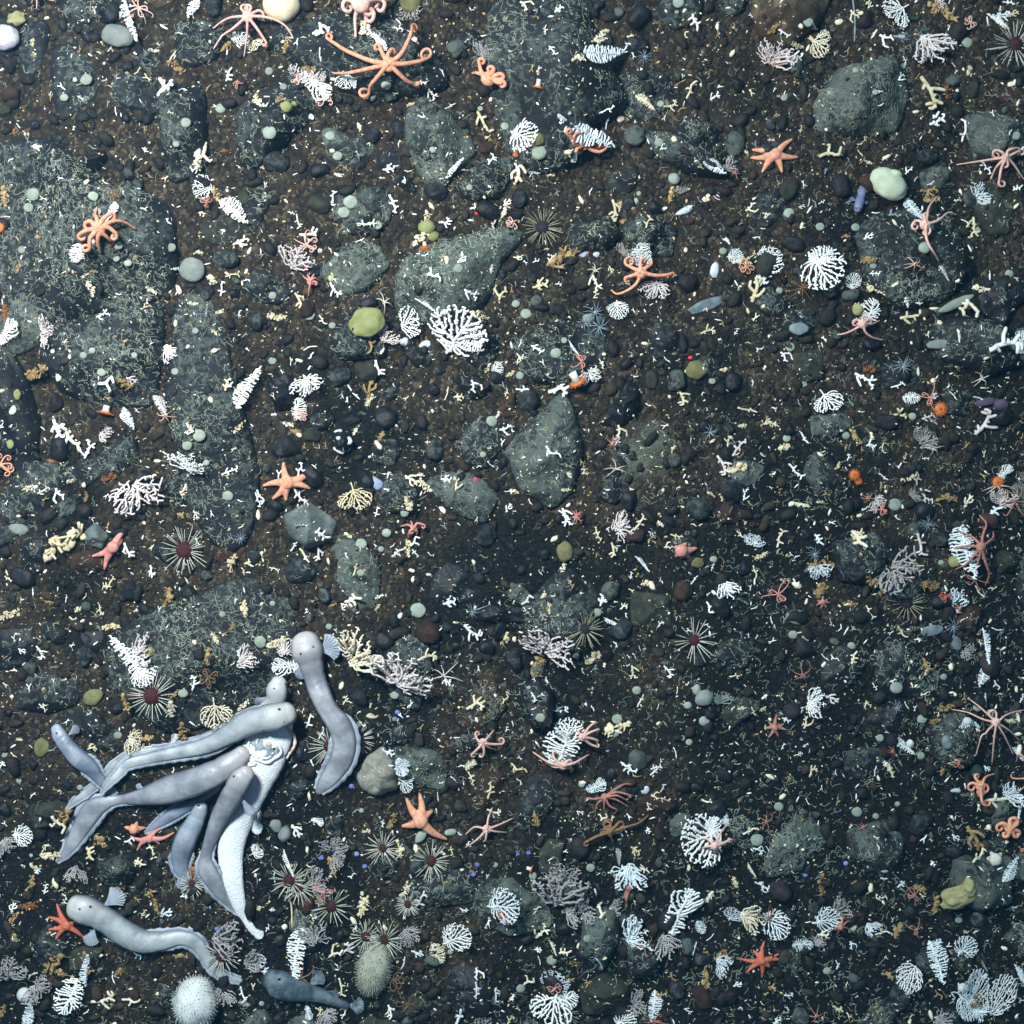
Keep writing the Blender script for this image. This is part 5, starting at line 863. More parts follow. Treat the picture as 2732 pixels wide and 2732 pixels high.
def sponge(t, x, y, rx, ry=None, rot=0, c='pale green', hgt=.5, label=None, phrase=None, amp=.08, look=None, seed=None, sub=3):
    px, py = tp(t, x, y); ry = ry or rx; p, zt_ = spread(px, py, min(rx, ry) * K * PX * .8); p.z = (p.z + zt_) / 2; a, b = rx * K * PX, ry * K * PX; h = hgt * min(a, b)
    mb = MB(); blob(mb, (0, 0, h * .35), (a, b, h), sub, amp, 1.5, seed if seed is not None else (x * .013 + y * .007), math.radians(rot))
    o = link('sponge', mb.mesh('sponge'), SPG[c], loc=p)
    if label: tag(o, label, 'sponge')
    else: AUTO.append((o, px, py, look or (('small ' if rx < 40 else '') + c + ' sponge disc'), 'sponge', 'sponge discs on the rocks'))
    if phrase: mark(px, py, phrase)
    return o
sponge('01', 200, 40, 135, 130, 0, 'cream', .8, 'large smooth cream sponge ball at the top edge', 'the cream sponge ball', .03, sub=4)
sponge('01', 960, 0, 85, 60, 0, 'yellow', .7, 'pale yellow sponge behind the tangled star at the top edge'); sponge('01', 1150, 30, 80, 75, 0, 'olive', .7, 'tan sponge above a grey crinkled bush at the top')
sponge('00', 45, 285, 105, 90, 10, 'lavender', .8, 'pale lavender ridged sponge at the upper left edge', 'the lavender sponge', .05, sub=4); sponge('00', 130, 150, 70, 50, 30, 'yellow', .7, 'yellowish lump above the lavender sponge', amp=.2)
sponge('00', 870, 270, 120, 80, -10, 'grey', .5, 'dull grey-green sponge behind the upper white feather coral'); sponge('00', 865, 115, 40, 34, 0, 'cream', .8)
sponge('03', 920, 1370, 150, 105, -35, 'celadon', .75, 'big pale green kidney-shaped sponge with a folded lobe at upper right', 'the big pale green sponge', .05, sub=4); sponge('03', 970, 1295, 62, 40, -10, 'celadon', 1.3, 'smaller pale green lobe on top of the kidney-shaped sponge', amp=.04)
sponge('11', 830, 500, 130, 108, 20, 'green', .45, 'fuzzy yellow-green sponge with a bright yellow spot', 'the yellow-green sponge', .08, sub=4); sponge('11', 890, 530, 26, 34, 20, 'yellow', 2.6, 'bright yellow spot on the fuzzy green sponge', amp=.2)
sponge('01', 1265, 1675, 62, 50, 0, 'green', .7, 'small green sponge under a cream lump near top centre', 'the small green sponge'); sponge('01', 1315, 1740, 40, 38, 0, 'green', .7); sponge('01', 235, 790, 45, 40, 0, 'green', .7); sponge('01', 292, 770, 22, 20, 0, 'green', .8)
sponge('10', 1420, 110, 95, 90, 0, 'grey', .5, 'dark grey fuzzy sponge at the corner of the huge boulder', None, .04); sponge('02', 200, 1030, 60, 50, 0, 'olive', .5); sponge('02', 215, 1130, 55)
sponge('02', 1210, 1320, 45, 42, 0, 'pale green', .8); sponge('13', 1430, 360, 145, 34, 25, 'pale green', .9, 'long sea-green finger sponge lying at the right', 'the finger sponge', .06); sponge('13', 1300, 660, 90, 34, 5, 'grey', .5, 'flat blue-green sponge below the finger sponge')
sponge('12', 1450, 370, 140, 40, 20, 'bluish', .3, 'flat blue-grey sponge sheet at upper right of centre', None, .15); sponge('12', 1370, 850, 78, 70, 0, 'olive', .5, 'brown-olive sponge beside a red laser spot')
sponge('33', 1440, 985, 150, 80, 22, 'yellow', .7, 'fluffy yellow sponge at the lower right', 'the fluffy yellow sponge', .16, sub=4); sponge('33', 1520, 930, 60, 70, 0, 'yellow', .8, 'raised knob of yellow sponge on the fluffy one', amp=.25)
sponge('30', 185, 1710, 54, 54, 0, 'white', .95, 'small white sponge ball at the lower left', 'the white sponge ball', .02); sponge('31', 160, 470, 42, 52, 30, 'grey', .8, 'grey two-lobed sponge upper lobe right of the carcass tail'); sponge('31', 220, 530, 48, 58, -20, 'grey', .8, 'grey two-lobed sponge lower lobe right of the carcass tail')
sponge('31', 1225, 545, 34, 62, -35, 'pale green', .6); sponge('31', 1440, 520, 48, 26, 10, 'pale green', .5); sponge('23', 260, 790, 85, 55, -10, 'bluish', .3, 'slate blue sponge crust right of centre'); sponge('23', 1360, 1710, 42, 55, 10, 'bluish', .6); sponge('23', 1415, 380, 50, 45, 0, 'yellow', .9, 'round ochre sponge stuck to the tall feather coral')
sponge('13', 705, 405, 42, 45, 0, 'yellow', .9, 'round ochre sponge above the pale star'); sponge('13', 1760, 1105, 55, 45, 0, 'purple', .6, 'dark purple sponge at the right'); sponge('13', 1640, 1085, 90, 30, 10, 'purple', .4, 'dull mauve sponge strip beside the purple one'); sponge('13', 275, 545, 75, 45, 0, 'bluish', .4)
sponge('22', 1375, 1325, 34, 42, 0, 'pale green', .8); sponge('22', 1430, 1385, 72, 60, 30, 'grey', .6, 'grey-green flat stone-like sponge right of centre', 'the grey-green flat sponge'); sponge('22', 410, 310, 65, 75, 0, 'olive', .6); sponge('22', 1380, 390, 50, 40, 0, 'olive', .6)
sponge('20', 140, 140, 75, 42, -10, 'grey', .4); sponge('20', 310, 1750, 55, 70, 0, 'olive', .5); sponge('20', 690, 1380, 80, 60, 30, 'olive', .5); sponge('20', 1090, 1040, 50, 40, -20, 'yellow', .7); sponge('33', 1475, 1660, 38, 36, 0, 'white', .9); sponge('23', 1090, 1720, 30, 30, 0, 'white', .9); sponge('23', 1510, 1555, 34, 32, 0, 'white', .8); sponge('32', 1465, 465, 34, 30, 0, 'white', .9)
sponge('12', 580, 470, 45, 38, 0, 'grey', .6); sponge('23', 1430, 980, 40, 60, 20, 'bluish', .5); sponge('23', 1250, 890, 90, 40, 10, 'bluish', .3); sponge('10', 130, 1030, 26, 40, 0, 'green', .6); sponge('10', 80, 1395, 26, 36, 0, 'green', .6)
DOTS = {'00': '640 590 45,475 720 30,1625 800 38,1370 905 38,250 1435 50,215 1530 36,690 1450 38,875 1810 32,1270 1830 34,1300 1060 26,160 1840 28,720 1560 30,600 1880 0', '01': '110 980 50,120 1180 42,555 1000 36,610 1150 36,705 1490 52,655 1565 44,1310 1105 24,1580 1380 24,1660 800 20,970 635 36,105 525 30,1840 930 30,905 1660 34,210 640 26', '02': '1240 20 42,1100 1050 34,925 1480 24,950 1425 18,1570 1850 28,1680 1855 20,1010 1810 24,1230 90 16,1110 765 26,440 835 14',
 '03': '340 170 36,1510 315 42,165 720 26,835 680 22,200 1570 40,430 1670 32,690 1675 32,1200 1825 45,1590 1700 26,1870 1000 34,690 520 24,500 685 18,1040 490 22', '10': '750 865 32,615 740 26,680 705 24,990 740 24,1290 860 28,1440 560 24,1470 1330 48,1380 1405 36,1680 1775 40,1520 1530 24,945 60 30,860 30 24', '11': '1745 1225 42,130 300 30,440 1640 30,570 520 26,1105 1900 32,130 780 30,1500 100 34,1920 360 26,1680 1470 24,400 440 44', '12': '340 725 40,75 890 30,120 435 40,740 390 30,45 360 30,400 630 24,1490 930 26',
 '13': '210 680 36,185 1350 30,620 1330 30,310 955 24,1110 1190 30,980 1840 50,1820 140 32,130 265 26,820 80 26', '20': '1350 1350 36,1640 770 24,1920 980 40,870 1660 30,30 1800 28,590 190 24,1165 345 24', '21': '785 250 42,970 170 34,930 290 24,40 970 46,130 690 22,780 465 28,545 860 24,1030 1360 36,1200 740 60', '22': '640 755 34,485 1070 26,935 1330 34,225 1530 36,1500 365 28,1430 1555 40,1310 1440 30,1270 1680 22,1320 1710 26,780 1650 26,140 1310 16,790 1540 40',
 '23': '325 945 32,990 1310 48,1180 1540 38,870 1680 30,1590 1450 38,1170 1810 32,660 1000 30,1470 1180 20,1340 1230 26,230 920 34,1320 390 22', '30': '140 140 20,1790 720 20,1270 825 16,590 190 22,230 690 14', '31': '785 360 20,1440 1400 22,1770 760 22,320 1790 16,50 1780 20,170 1640 16', '32': '595 780 34,570 1300 30,530 165 26,170 840 30,310 1460 40,80 1670 34,1820 575 50', '33': '1450 1165 28,840 400 24,125 330 36,700 370 40,480 1540 30,1000 310 20'}
for t, s in DOTS.items():
    for e in s.split(','):
        x, y, r = [float(q) for q in e.split()]
        if r > 8: sponge(t, x, y, r, r * .92, 0, 'pale green', .35, amp=.05)
for t, x, y in (('31', 490, 710), ('31', 750, 680), ('31', 810, 770), ('31', 1640, 760), ('31', 1610, 830), ('31', 1420, 1780), ('32', 55, 680), ('32', 140, 670), ('33', 320, 835), ('33', 620, 748), ('21', 1030, 1540), ('21', 1050, 1490), ('30', 1600, 1230), ('31', 510, 620), ('31', 710, 180)):
    sponge(t, x, y, 20, 17, 0, 'blue', .7, look='tiny blue sponge dot')
# shell flakes
M_SHELL = mat('shell', '#a9b6c6', '#d3dade', scale=120, rough=.4, rnd=.1); M_SHELLB = mat('blue_shell', '#8290b4', '#aab4cc', scale=120, rough=.4, rnd=.05)
def shell(t, x, y, l, w, rot, m=M_SHELL, label=None):
    px, py = tp(t, x, y); p, top = spread(px, py, l * K * PX * .4); mb = MB(); a, b = l * K * PX / 2, w * K * PX / 2; vs = []; fs = []; NA, NRR = 20, 6
    for side in (0, 1):
        for i in range(NRR + 1):
            for k in range(NA):
                q = 2 * PI * k / NA; rr_ = i / NRR; wob = 1 + .08 * math.sin(3 * q + x) + .05 * math.sin(7 * q)
                vs.append((a * rr_ * wob * math.cos(q), b * rr_ * wob * math.sin(q), (1 - rr_ ** 2) * b * .5 + .0012 * math.sin(rr_ * 22) * .4 - side * .0012))
    n1 = (NRR + 1) * NA
    for side in (0, 1):
        for i in range(NRR):
            for k in range(NA):
                f = (side * n1 + i * NA + k, side * n1 + (i + 1) * NA + k, side * n1 + (i + 1) * NA + (k + 1) % NA, side * n1 + i * NA + (k + 1) % NA); fs.append(f if not side else f[::-1])
    for k in range(NA): fs.append((NRR * NA + k, n1 + NRR * NA + k, n1 + NRR * NA + (k + 1) % NA, NRR * NA + (k + 1) % NA))
    mb.add(vs, fs); o = link('shell', mb.mesh('shell'), m, loc=p + Vector((0, 0, .001))); o.rotation_euler = (.08, .1, math.radians(rot))
    if label: tag(o, label, 'shell')
    else: AUTO.append((o, px, py, 'bluish white shell flake' if m is M_SHELL else 'blue shell flake', 'shell', 'shell flakes'))
shell('11', 885, 1680, 140, 85, -38, M_SHELLB, 'pale blue broken shell between the six-armed star and the centre'); mark(*tp('11', 885, 1680), 'the pale blue shell')
shell('11', 615, 1300, 60, 30, 10); shell('11', 692, 1370, 60, 52, 80); shell('11', 620, 1440, 90, 40, -25); shell('11', 615, 1350, 34, 30, 0)
shell('12', 1510, 110, 130, 66, 80, label='tall bluish white shell beside an orange coil at upper right'); shell('12', 1608, 180, 66, 32, -15); shell('02', 1300, 1545, 165, 50, 28, label='bluish wing-shaped shell at top centre right'); shell('10', 95, 1145, 70, 46, 70); shell('02', 540, 1875, 60, 40, 0, M_SHELLB); shell('02', 640, 1875, 50, 40, 0); shell('03', 1035, 272, 130, 24, -3, M_SHELLB, 'slim lilac-blue shell strip near the top right'); shell('21', 1070, 780, 50, 34, 60); shell('32', 1000, 205, 80, 60, 60); shell('33', 1430, 212, 80, 32, 0); shell('11', 1100, 640, 70, 60, 30); shell('11', 1255, 660, 90, 60, 20)
# anemones and cup corals
M_OR = mat('anemone_orange', '#b85c22', '#d27d3a', scale=300, rough=.6, rnd=.08, sss=.1); M_ORD = mat('anemone_mouth', '#8c3a12', '#a04818', scale=300, rough=.6, rnd=.05); M_COL = mat('anemone_column', '#cfc6b4', '#e3ddd0', scale=100, rough=.7, rnd=.05)
def anemone(t, x, y, r, side=None, label=None, phrase=None):
    px, py = tp(t, x, y); p = on(px, py); R = r * K * PX; root = link('anemone', None, loc=p); h = R * 1.1
    if side is None: ax = Vector((0, 0, 1)); base = Vector((0, 0, -.002)); top = Vector((0, 0, h))
    else:
        bx, by = tp(t, *side); q = on(bx, by); base = q - p; base.z += R * .3; top = Vector((0, 0, R * .7)); ax = (top - base).normalized()
    mb = MB(); tube(mb, [base, base.lerp(top, .5), top], [R * .55, R * .5, R * .8], 12); link('column', mb.mesh('column'), M_COL, root)
    fr = ax.to_track_quat('Z', 'Y').to_matrix()
    mb = MB(); v, f = ICO[3]; mb.add([top + fr @ Vector((q.x * R, q.y * R, q.z * R * .35)) for q in v], f); link('oral_disc', mb.mesh('oral_disc'), M_OR, root)
    mb = MB(); mb.add([top + fr @ Vector((q.x * R * .25, q.y * R * .25, R * .3 + q.z * R * .12)) for q in v], f); link('mouth', mb.mesh('mouth'), M_ORD, root)
    mb = MB()
    for k in range(32):
        a = 2 * PI * k / 32; d = Vector((math.cos(a), math.sin(a), 0)); l = R * (1.25 + .15 * math.sin(k * 2.4))
        tube(mb, [top + fr @ (d * R * .85), top + fr @ (d * l * .95 + Vector((0, 0, R * .12))), top + fr @ (d * l * 1.1)], [R * .07, R * .05, R * .02], 4)
    o = link('tentacles', mb.mesh('tentacles'), M_OR, root); o['kind'] = 'stuff'
    if label: tag(root, label, 'anemone')
    else: AUTO.append((root, px, py, 'small orange anemone', 'anemone', 'orange anemones'))
    if phrase: mark(px, py, phrase)
anemone('13', 1300, 1140, 44, label='bright orange anemone facing the camera at the right', phrase='the bright orange anemone'); anemone('13', 675, 1620, 34, label='pale orange anemone with a smaller one below it'); anemone('13', 706, 1665, 24, label='smaller orange anemone touching a pale orange one'); anemone('13', 1725, 1675, 38, label='ochre anemone beside a dusky star at the right edge')
anemone('02', 207, 645, 30, (216, 585), 'orange cup coral with white stalk on the tall boulder', 'the orange cup coral'); anemone('10', 785, 1165, 46, (792, 1110), 'orange cup coral with white stalk below the square boulder', 'the lower left cup coral'); anemone('12', 495, 935, 54, (460, 870), 'wide orange cup coral with white stalk above the centre', 'the wide orange cup coral')
anemone('01', 1255, 1835, 30, (1250, 1790)); anemone('02', 45, 1140, 18); anemone('32', 160, 790, 26, (125, 780), 'orange anemone with a white stalk in the lower middle'); anemone('00', 5, 1680, 34); anemone('31', 665, 1795, 22)
# pale hydroid polyps
M_HYD = mat('hydroid', '#6f8290', '#98a9b4', scale=100, rough=.5, rnd=.1)
def polyp(t, x, y, r, stalk=None, label=None):
    px, py = tp(t, x, y); p = on(px, py); R = r * K * PX; mb = MB(); rs = random.Random(int(x)); c = Vector((0, 0, R * .35 + .004))
    blob(mb, c, (R * .13, R * .13, R * .13), 2, .05, 2)
    for k in range(11):
        a = 2 * PI * k / 11 + rs.uniform(-.2, .2); l = R * rs.uniform(.75, 1.1); tube(mb, [c, c + Vector((math.cos(a) * l * .5, math.sin(a) * l * .5, .004)), c + Vector((math.cos(a + .15) * l, math.sin(a + .15) * l, -.001))], [R * .035, R * .028, R * .012], 5)
    e = on(*tp(t, *stalk)) - p if stalk else Vector((R * .2, R * .1, -.004)); tube(mb, [c, e], [R * .06, R * .05], 6)
    o = link('hydroid_polyp', mb.mesh('hydroid_polyp'), M_HYD, loc=p)
    AUTO.append((o, px, py, 'pale translucent hydroid polyp', 'hydroid', 'hydroid polyps')) if not label else tag(o, label, 'hydroid')
for t, x, y, r, st in (('12', 625, 430, 90, (590, 470)), ('12', 555, 510, 70, (580, 475)), ('12', 660, 540, 85, (600, 480)), ('21', 1600, 745, 70, (1735, 700)), ('23', 1210, 105, 70, None), ('23', 380, 325, 65, None), ('23', 1395, 860, 80, (1430, 960)), ('23', 985, 1450, 60, None), ('20', 1780, 210, 60, None), ('13', 1030, 830, 90, (1070, 750)), ('02', 985, 430, 70, None), ('12', 1470, 1310, 70, None)): polyp(t, x, y, r, st)
# brown petal-shaped feather stars
def feather_star(t, x, y, r, label, n=6, arc=2 * PI, a0=0):
    px, py = tp(t, x, y); p = on(px, py); R = r * K * PX; mb = MB()
    blob(mb, (0, 0, .02), (R * .12, R * .12, R * .1), 2, .03, 2)
    for k in range(n):
        a = a0 + arc * k / n; pts = []
        for i in range(15):
            u = i / 14 * 2 * PI; lx = R * .55 * (1 - math.cos(u)) * .9; ly = R * .30 * math.sin(u); pts.append((lx * math.cos(a) - ly * math.sin(a), lx * math.sin(a) + ly * math.cos(a), .02 + .008 * math.sin(u / 2)))
        tube(mb, pts, R * .035, 5)
    tube(mb, [(0, 0, .02), (0, -R * .2, 0)], R * .06, 6)
    tag(link('feather_star', mb.mesh('feather_star'), STAR['n'][1], loc=p), label, 'feather star'); mark(px, py, label.replace('brown', 'the brown', 1).split(' with')[0].split(' beside')[0])
feather_star('00', 865, 1450, 68, 'brown flower-shaped feather star with looped arms above the orange star', 6)
feather_star('31', 1030, 1575, 80, 'brown half-open feather star beside the spiky sponge', 4, PI, -1.6)
# spiky and fuzzy sponges
def spiky(t, x, y, rx, ry, rot, m, label, phrase, ns, sl, hgt=.8, amp=.06):
    px, py = tp(t, x, y); p = on(px, py); a, b = rx * K * PX, ry * K * PX; root = link('sponge', None, loc=p); h = hgt * min(a, b)
    mb = MB(); blob(mb, (0, 0, h * .5), (a, b, h), 4, amp, 1.3, x * .01, math.radians(rot)); body = link('sponge_body', mb.mesh('sponge_body'), m, root)
    v = np.array(mb.v); c = np.array([0, 0, h * .5]); mb2 = MB(); rs = random.Random(4); ct, st = math.cos(math.radians(rot)), math.sin(math.radians(rot))
    for k in range(ns):
        q = Vector(v[rs.randrange(len(v))]); d = q - Vector(c); d = Vector((d.x / a ** 1.2, d.y / b ** 1.2, d.z / h ** 1.2)).normalized() + Vector((rs.uniform(-.3, .3), rs.uniform(-.3, .3), rs.uniform(-.3, .3)))
        l = sl * K * PX * rs.uniform(.6, 1.3); tube(mb2, [q - d * .001, q + d * l], [.0006, .00025], 3)
    o = link('spicules', mb2.mesh('spicules'), SPG['cream'] if m is SPG['grey'] else m, root); o['kind'] = 'stuff'; tag(root, label, 'sponge'); mark(px, py, phrase)
spiky('31', 885, 1510, 118, 200, -14, SPG['beige'], 'grey-green barrel sponge bristling with spicules at the bottom', 'the spiky barrel sponge', 900, 22)
spiky('30', 1455, 1750, 155, 190, -5, SPG['white'], 'large bluish white fuzzy sponge ball at the bottom left', 'the fuzzy sponge ball', 700, 20, 1.0, .05)
# red laser spots of the camera vehicle
M_LAS = bpy.data.materials.new('laser_red'); M_LAS.use_nodes = True; b_ = M_LAS.node_tree.nodes['Principled BSDF']; b_.inputs['Base Color'].default_value = (.8, .02, .04, 1); b_.inputs['Emission Color'].default_value = (1, .02, .05, 1); b_.inputs['Emission Strength'].default_value = .7
for t, x, y, w in (('01', 1636, 1570, 'near the top centre'), ('11', 377, 95, 'on the grey bush at upper left'), ('12', 1328, 757, 'right of the centre'), ('11', 1625, 1650, 'left of the pointed stone')):
    p, z = spread(*tp(t, x, y), .002); mb = MB(); blob(mb, (0, 0, 0), (.0035, .003, .0016), 2, .1, 2, x)
    tag(link('laser_spot', mb.mesh('laser_spot'), M_LAS, loc=p + Vector((0, 0, .0015))), 'red laser spot ' + w, 'laser spot')

# ------------------------------------------------------------------ fish
M_EEL = mat('eelpout_skin', '#767a84', '#a2a5ab', scale=30, rough=.42, bump=.3, bscale=120, rnd=.06, sss=.1, c3='#8b8f98', spec=.45)
M_EELP = mat('eelpout_pale_skin', '#848d94', '#b0b7ba', scale=30, rough=.42, bump=.3, bscale=120, rnd=.05, sss=.1, spec=.45)
M_EELB = mat('eelpout_blue_skin', '#6d778b', '#969fac', scale=30, rough=.42, bump=.3, bscale=120, rnd=.05, sss=.1, spec=.45)
M_FIN = mat('eelpout_fin', '#7d8899', '#a8b0ba', scale=40, rough=.5, bump=.3, bscale=200, rnd=.05)
M_CARC = mat('carcass_skin', '#dfe4e7', '#f3f5f6', scale=30, rough=.5, bump=.7, bscale=330, rnd=.02, sss=.1, c3='#e8ecee')
M_FLESH = mat('carcass_flesh', '#b98f80', '#d9d2cc', scale=70, rough=.5, bump=.6, bscale=200, rnd=.02)
M_BONE = mat('carcass_bone', '#d6dbdc', '#eceeee', scale=60, rough=.45, bump=.2, rnd=.02)
M_EYE = mat('fish_eye', '#0a0d14', '#141a26', scale=60, rough=.15, rnd=.02); M_IRIS = mat('fish_iris', '#5b6577', '#79828f', scale=60, rough=.3, rnd=.02)
M_SCUL = mat('sculpin_skin', '#34404a', '#63717b', scale=45, rough=.55, bump=.4, bscale=220, rnd=.02, c3='#4a5863'); M_SFIN = mat('sculpin_fin', '#333e48', '#7c8b95', scale=90, rough=.6, bump=.3, rnd=.02)
M_PURP = mat('snailfish_skin', '#5f6488', '#8087a5', scale=60, rough=.45, rnd=.02, sss=.1)
def pigment(m, head, flank):
    nt = m.node_tree; N = nt.nodes; Lk = nt.links; b = N['Principled BSDF']; src = b.inputs['Base Color'].links[0].from_socket
    def att(nm, lo, hi):
        a = N.new('ShaderNodeAttribute'); a.attribute_name = nm; r = N.new('ShaderNodeMapRange'); r.inputs['From Min'].default_value = lo; r.inputs['From Max'].default_value = hi; Lk.new(a.outputs['Fac'], r.inputs['Value']); return r.outputs[0]
    x = N.new('ShaderNodeMix'); x.data_type = 'RGBA'; Lk.new(att('along', .26, .05), x.inputs[0]); Lk.new(src, x.inputs[6]); x.inputs[7].default_value = lin(head)
    y = N.new('ShaderNodeMix'); y.data_type = 'RGBA'; Lk.new(att('back', .75, .15), y.inputs[0]); Lk.new(x.outputs[2], y.inputs[6]); y.inputs[7].default_value = lin(flank); Lk.new(y.outputs[2], b.inputs['Base Color'])
pigment(M_EEL, '#b0adae', '#545a66'); pigment(M_EELP, '#b9b9b8', '#626c77'); pigment(M_EELB, '#98a0ae', '#46546d')
def resample(P, n):
    P = np.array(P); d = np.concatenate([[0], np.cumsum(np.hypot(*np.diff(P[:, :2], axis=0).T))]); t = np.linspace(0, d[-1], n)
    return np.stack([np.interp(t, d, P[:, k]) for k in range(P.shape[1])], -1)
def fish(t, ctrl, m, label, phrase=None, eyes=(), fins=(), name='eelpout', cat='fish', tall=.78, tail_flat=.35, lift=0, fringe=True, fin_m=None, er=8.5, mouth=None, fr0=.42, group=None, snout=.75, gill=.2):
    # ctrl: x, y, full width, extra height of the body centre (m)
    C = [(tp(t, q[0], q[1]) + (q[2] * K * PX / 2, q[3] if len(q) > 3 else 0.0)) for q in ctrl]
    S = resample(catmull(C, 10), 64); n = len(S)
    W = np.maximum(S[:, 2], .0008); fx = np.linspace(0, 1, n); fl = np.where(fx < .45, tall, tall + (tail_flat - tall) * np.clip((fx - .45) / .4, 0, 1)); H = W * fl
    XY = []; G = []
    for k in range(n):
        p = on(S[k, 0], S[k, 1]); a = np.linspace(0, 2 * PI, 7)[:-1]; g = float(np.mean(np.append(hz(p.x + W[k] * .7 * np.cos(a), p.y + W[k] * .7 * np.sin(a)), p.z))); G.append(g)
    G = np.array(G); ker = np.ones(13) / 13; Gs = np.convolve(np.pad(G, 6, 'edge'), ker, 'valid'); Gs = np.maximum(Gs, np.convolve(np.pad(G, 6, 'edge'), ker, 'valid')); ex = np.convolve(np.pad(S[:, 3], 4, 'edge'), np.ones(9) / 9, 'valid')
    ZC = Gs + H * .85 + lift + ex
    for k in range(n): XY.append(flat(S[k, 0], S[k, 1], ZC[k]))
    XY = np.array(XY); T = np.gradient(XY, axis=0); T /= np.hypot(T[:, 0], T[:, 1])[:, None]; Nn = np.stack([-T[:, 1], T[:, 0]], -1)
    # rings, with a rounded snout in front
    rings = []; R0 = W[0] * snout
    for u in (.04, .2, .42, .62, .8, .92):
        s = math.sqrt(1 - (1 - u) ** 2) ; rings.append((XY[0] - T[0] * R0 * (1 - u) * 1.0, Nn[0], W[0] * s, H[0] * s * .95, ZC[0] - H[0] * .12 * (1 - u)))
    for k in range(n): rings.append((XY[k], Nn[k], W[k], H[k], ZC[k]))
    e = rings[-1]; rings.append((e[0] + T[-1] * W[-1] * .7, e[1], e[2] * .45, e[3] * .45, e[4]))
    NSD = 32; vs = []; fs = []; pig = []
    for c_, nn_, w_, h_, z_ in rings:
        for k in range(NSD):
            q = 2 * PI * k / NSD; cs, sn = math.cos(q), math.sin(q); hh = h_ * (1.0 if sn > 0 else .85)
            sq_ = abs(cs) ** .9 * (1 if cs > 0 else -1); i_ = len(vs) // NSD; u_ = i_ / (n + 6.0)
            md = 1 + .035 * math.exp(-((q - PI / 2) / .14) ** 2) - .03 * (math.exp(-((q - PI / 2 - .55) / .16) ** 2) + math.exp(-((q - PI / 2 + .55) / .16) ** 2)) * (u_ > .16)
            md *= 1 - .07 * math.exp(-((u_ - gill) / .012) ** 2) + .012 * math.sin(i_ * 2.1 + 3 * cs) * (u_ > .2) + .02 * noise.noise(Vector((c_[0] * 45, c_[1] * 45, q * 1.3)))
            vs.append((c_[0] + nn_[0] * w_ * sq_ * md, c_[1] + nn_[1] * w_ * sq_ * md, z_ + hh * sn * md)); pig.append((u_, sn))
    NRG = len(rings)
    for i in range(NRG - 1):
        for k in range(NSD): fs.append((i * NSD + k, (i + 1) * NSD + k, (i + 1) * NSD + (k + 1) % NSD, i * NSD + (k + 1) % NSD))
    fs.append(tuple(range(NSD))); fs.append(tuple((NRG - 1) * NSD + k for k in range(NSD))[::-1])
    c0 = Vector((XY[n // 3][0], XY[n // 3][1], Gs[n // 3])); root = link(name, None, loc=c0)
    mb = MB(); mb.add(vs, fs); bm_ = mb.mesh('body', origin=c0); link('body', bm_, m, root)
    at = bm_.attributes.new('along', 'FLOAT', 'POINT'); at.data.foreach_set('value', [q[0] for q in pig]); at = bm_.attributes.new('back', 'FLOAT', 'POINT'); at.data.foreach_set('value', [q[1] for q in pig])
    def top_at(px, py):
        x, y = flat(px, py, ZC[4]); k = int(np.argmin(np.hypot(XY[:, 0] - x, XY[:, 1] - y))); d = min(.95, abs((x - XY[k, 0]) * Nn[k, 0] + (y - XY[k, 1]) * Nn[k, 1]) / W[k]); return Vector((x, y, ZC[k] + H[k] * math.sqrt(1 - d * d))), k
    for (ex_, ey_) in eyes:
        p, k = top_at(*tp(t, ex_, ey_)); r = er * K * PX; mb = MB(); blob(mb, p - c0 - Vector((0, 0, r * .35)), (r * 1.5, r * 1.5, r * .75), 2, 0, 1); eo = link('eye', mb.mesh('eye'), M_IRIS, root)
        mb = MB(); blob(mb, p - c0 - Vector((0, 0, r * .02)), (r, r, r * .6), 2, 0, 1); link('pupil', mb.mesh('pupil'), M_EYE, eo)
    if fringe:
        for sgn, nm in ((1, 'dorsal_fin'), (-1, 'anal_fin')):
            vs = []; fs = []; k0 = int(n * (fr0 if sgn > 0 else fr0 + .08)); ks = list(range(k0, n)); M = len(ks)
            for j, k in enumerate(ks):
                u = j / (M - 1); ext = (.26 * W[k] + .0018) * math.sin(min(1, u * 5) * PI / 2) * (1 + .16 * math.sin(k * 1.9) + .08 * math.sin(k * 4.1)); tk = .0007
                for d_, z_ in ((.8 * W[k], tk), (W[k] + ext, tk * .5), (W[k] + ext, -tk * .5), (.8 * W[k], -tk)):
                    q = XY[k] + Nn[k] * d_ * sgn; vs.append((q[0], q[1], ZC[k] + z_ + (ext * .25 if d_ > W[k] else 0)))
            for j in range(M - 1):
                for q in range(4): fs.append((j * 4 + q, j * 4 + (q + 1) % 4, (j + 1) * 4 + (q + 1) % 4, (j + 1) * 4 + q))
            fs.append((0, 1, 2, 3)); fs.append(tuple((M - 1) * 4 + q for q in (3, 2, 1, 0)))
            mb = MB(); mb.add(vs, fs); link(nm, mb.mesh(nm, origin=c0), fin_m or M_FIN, root)
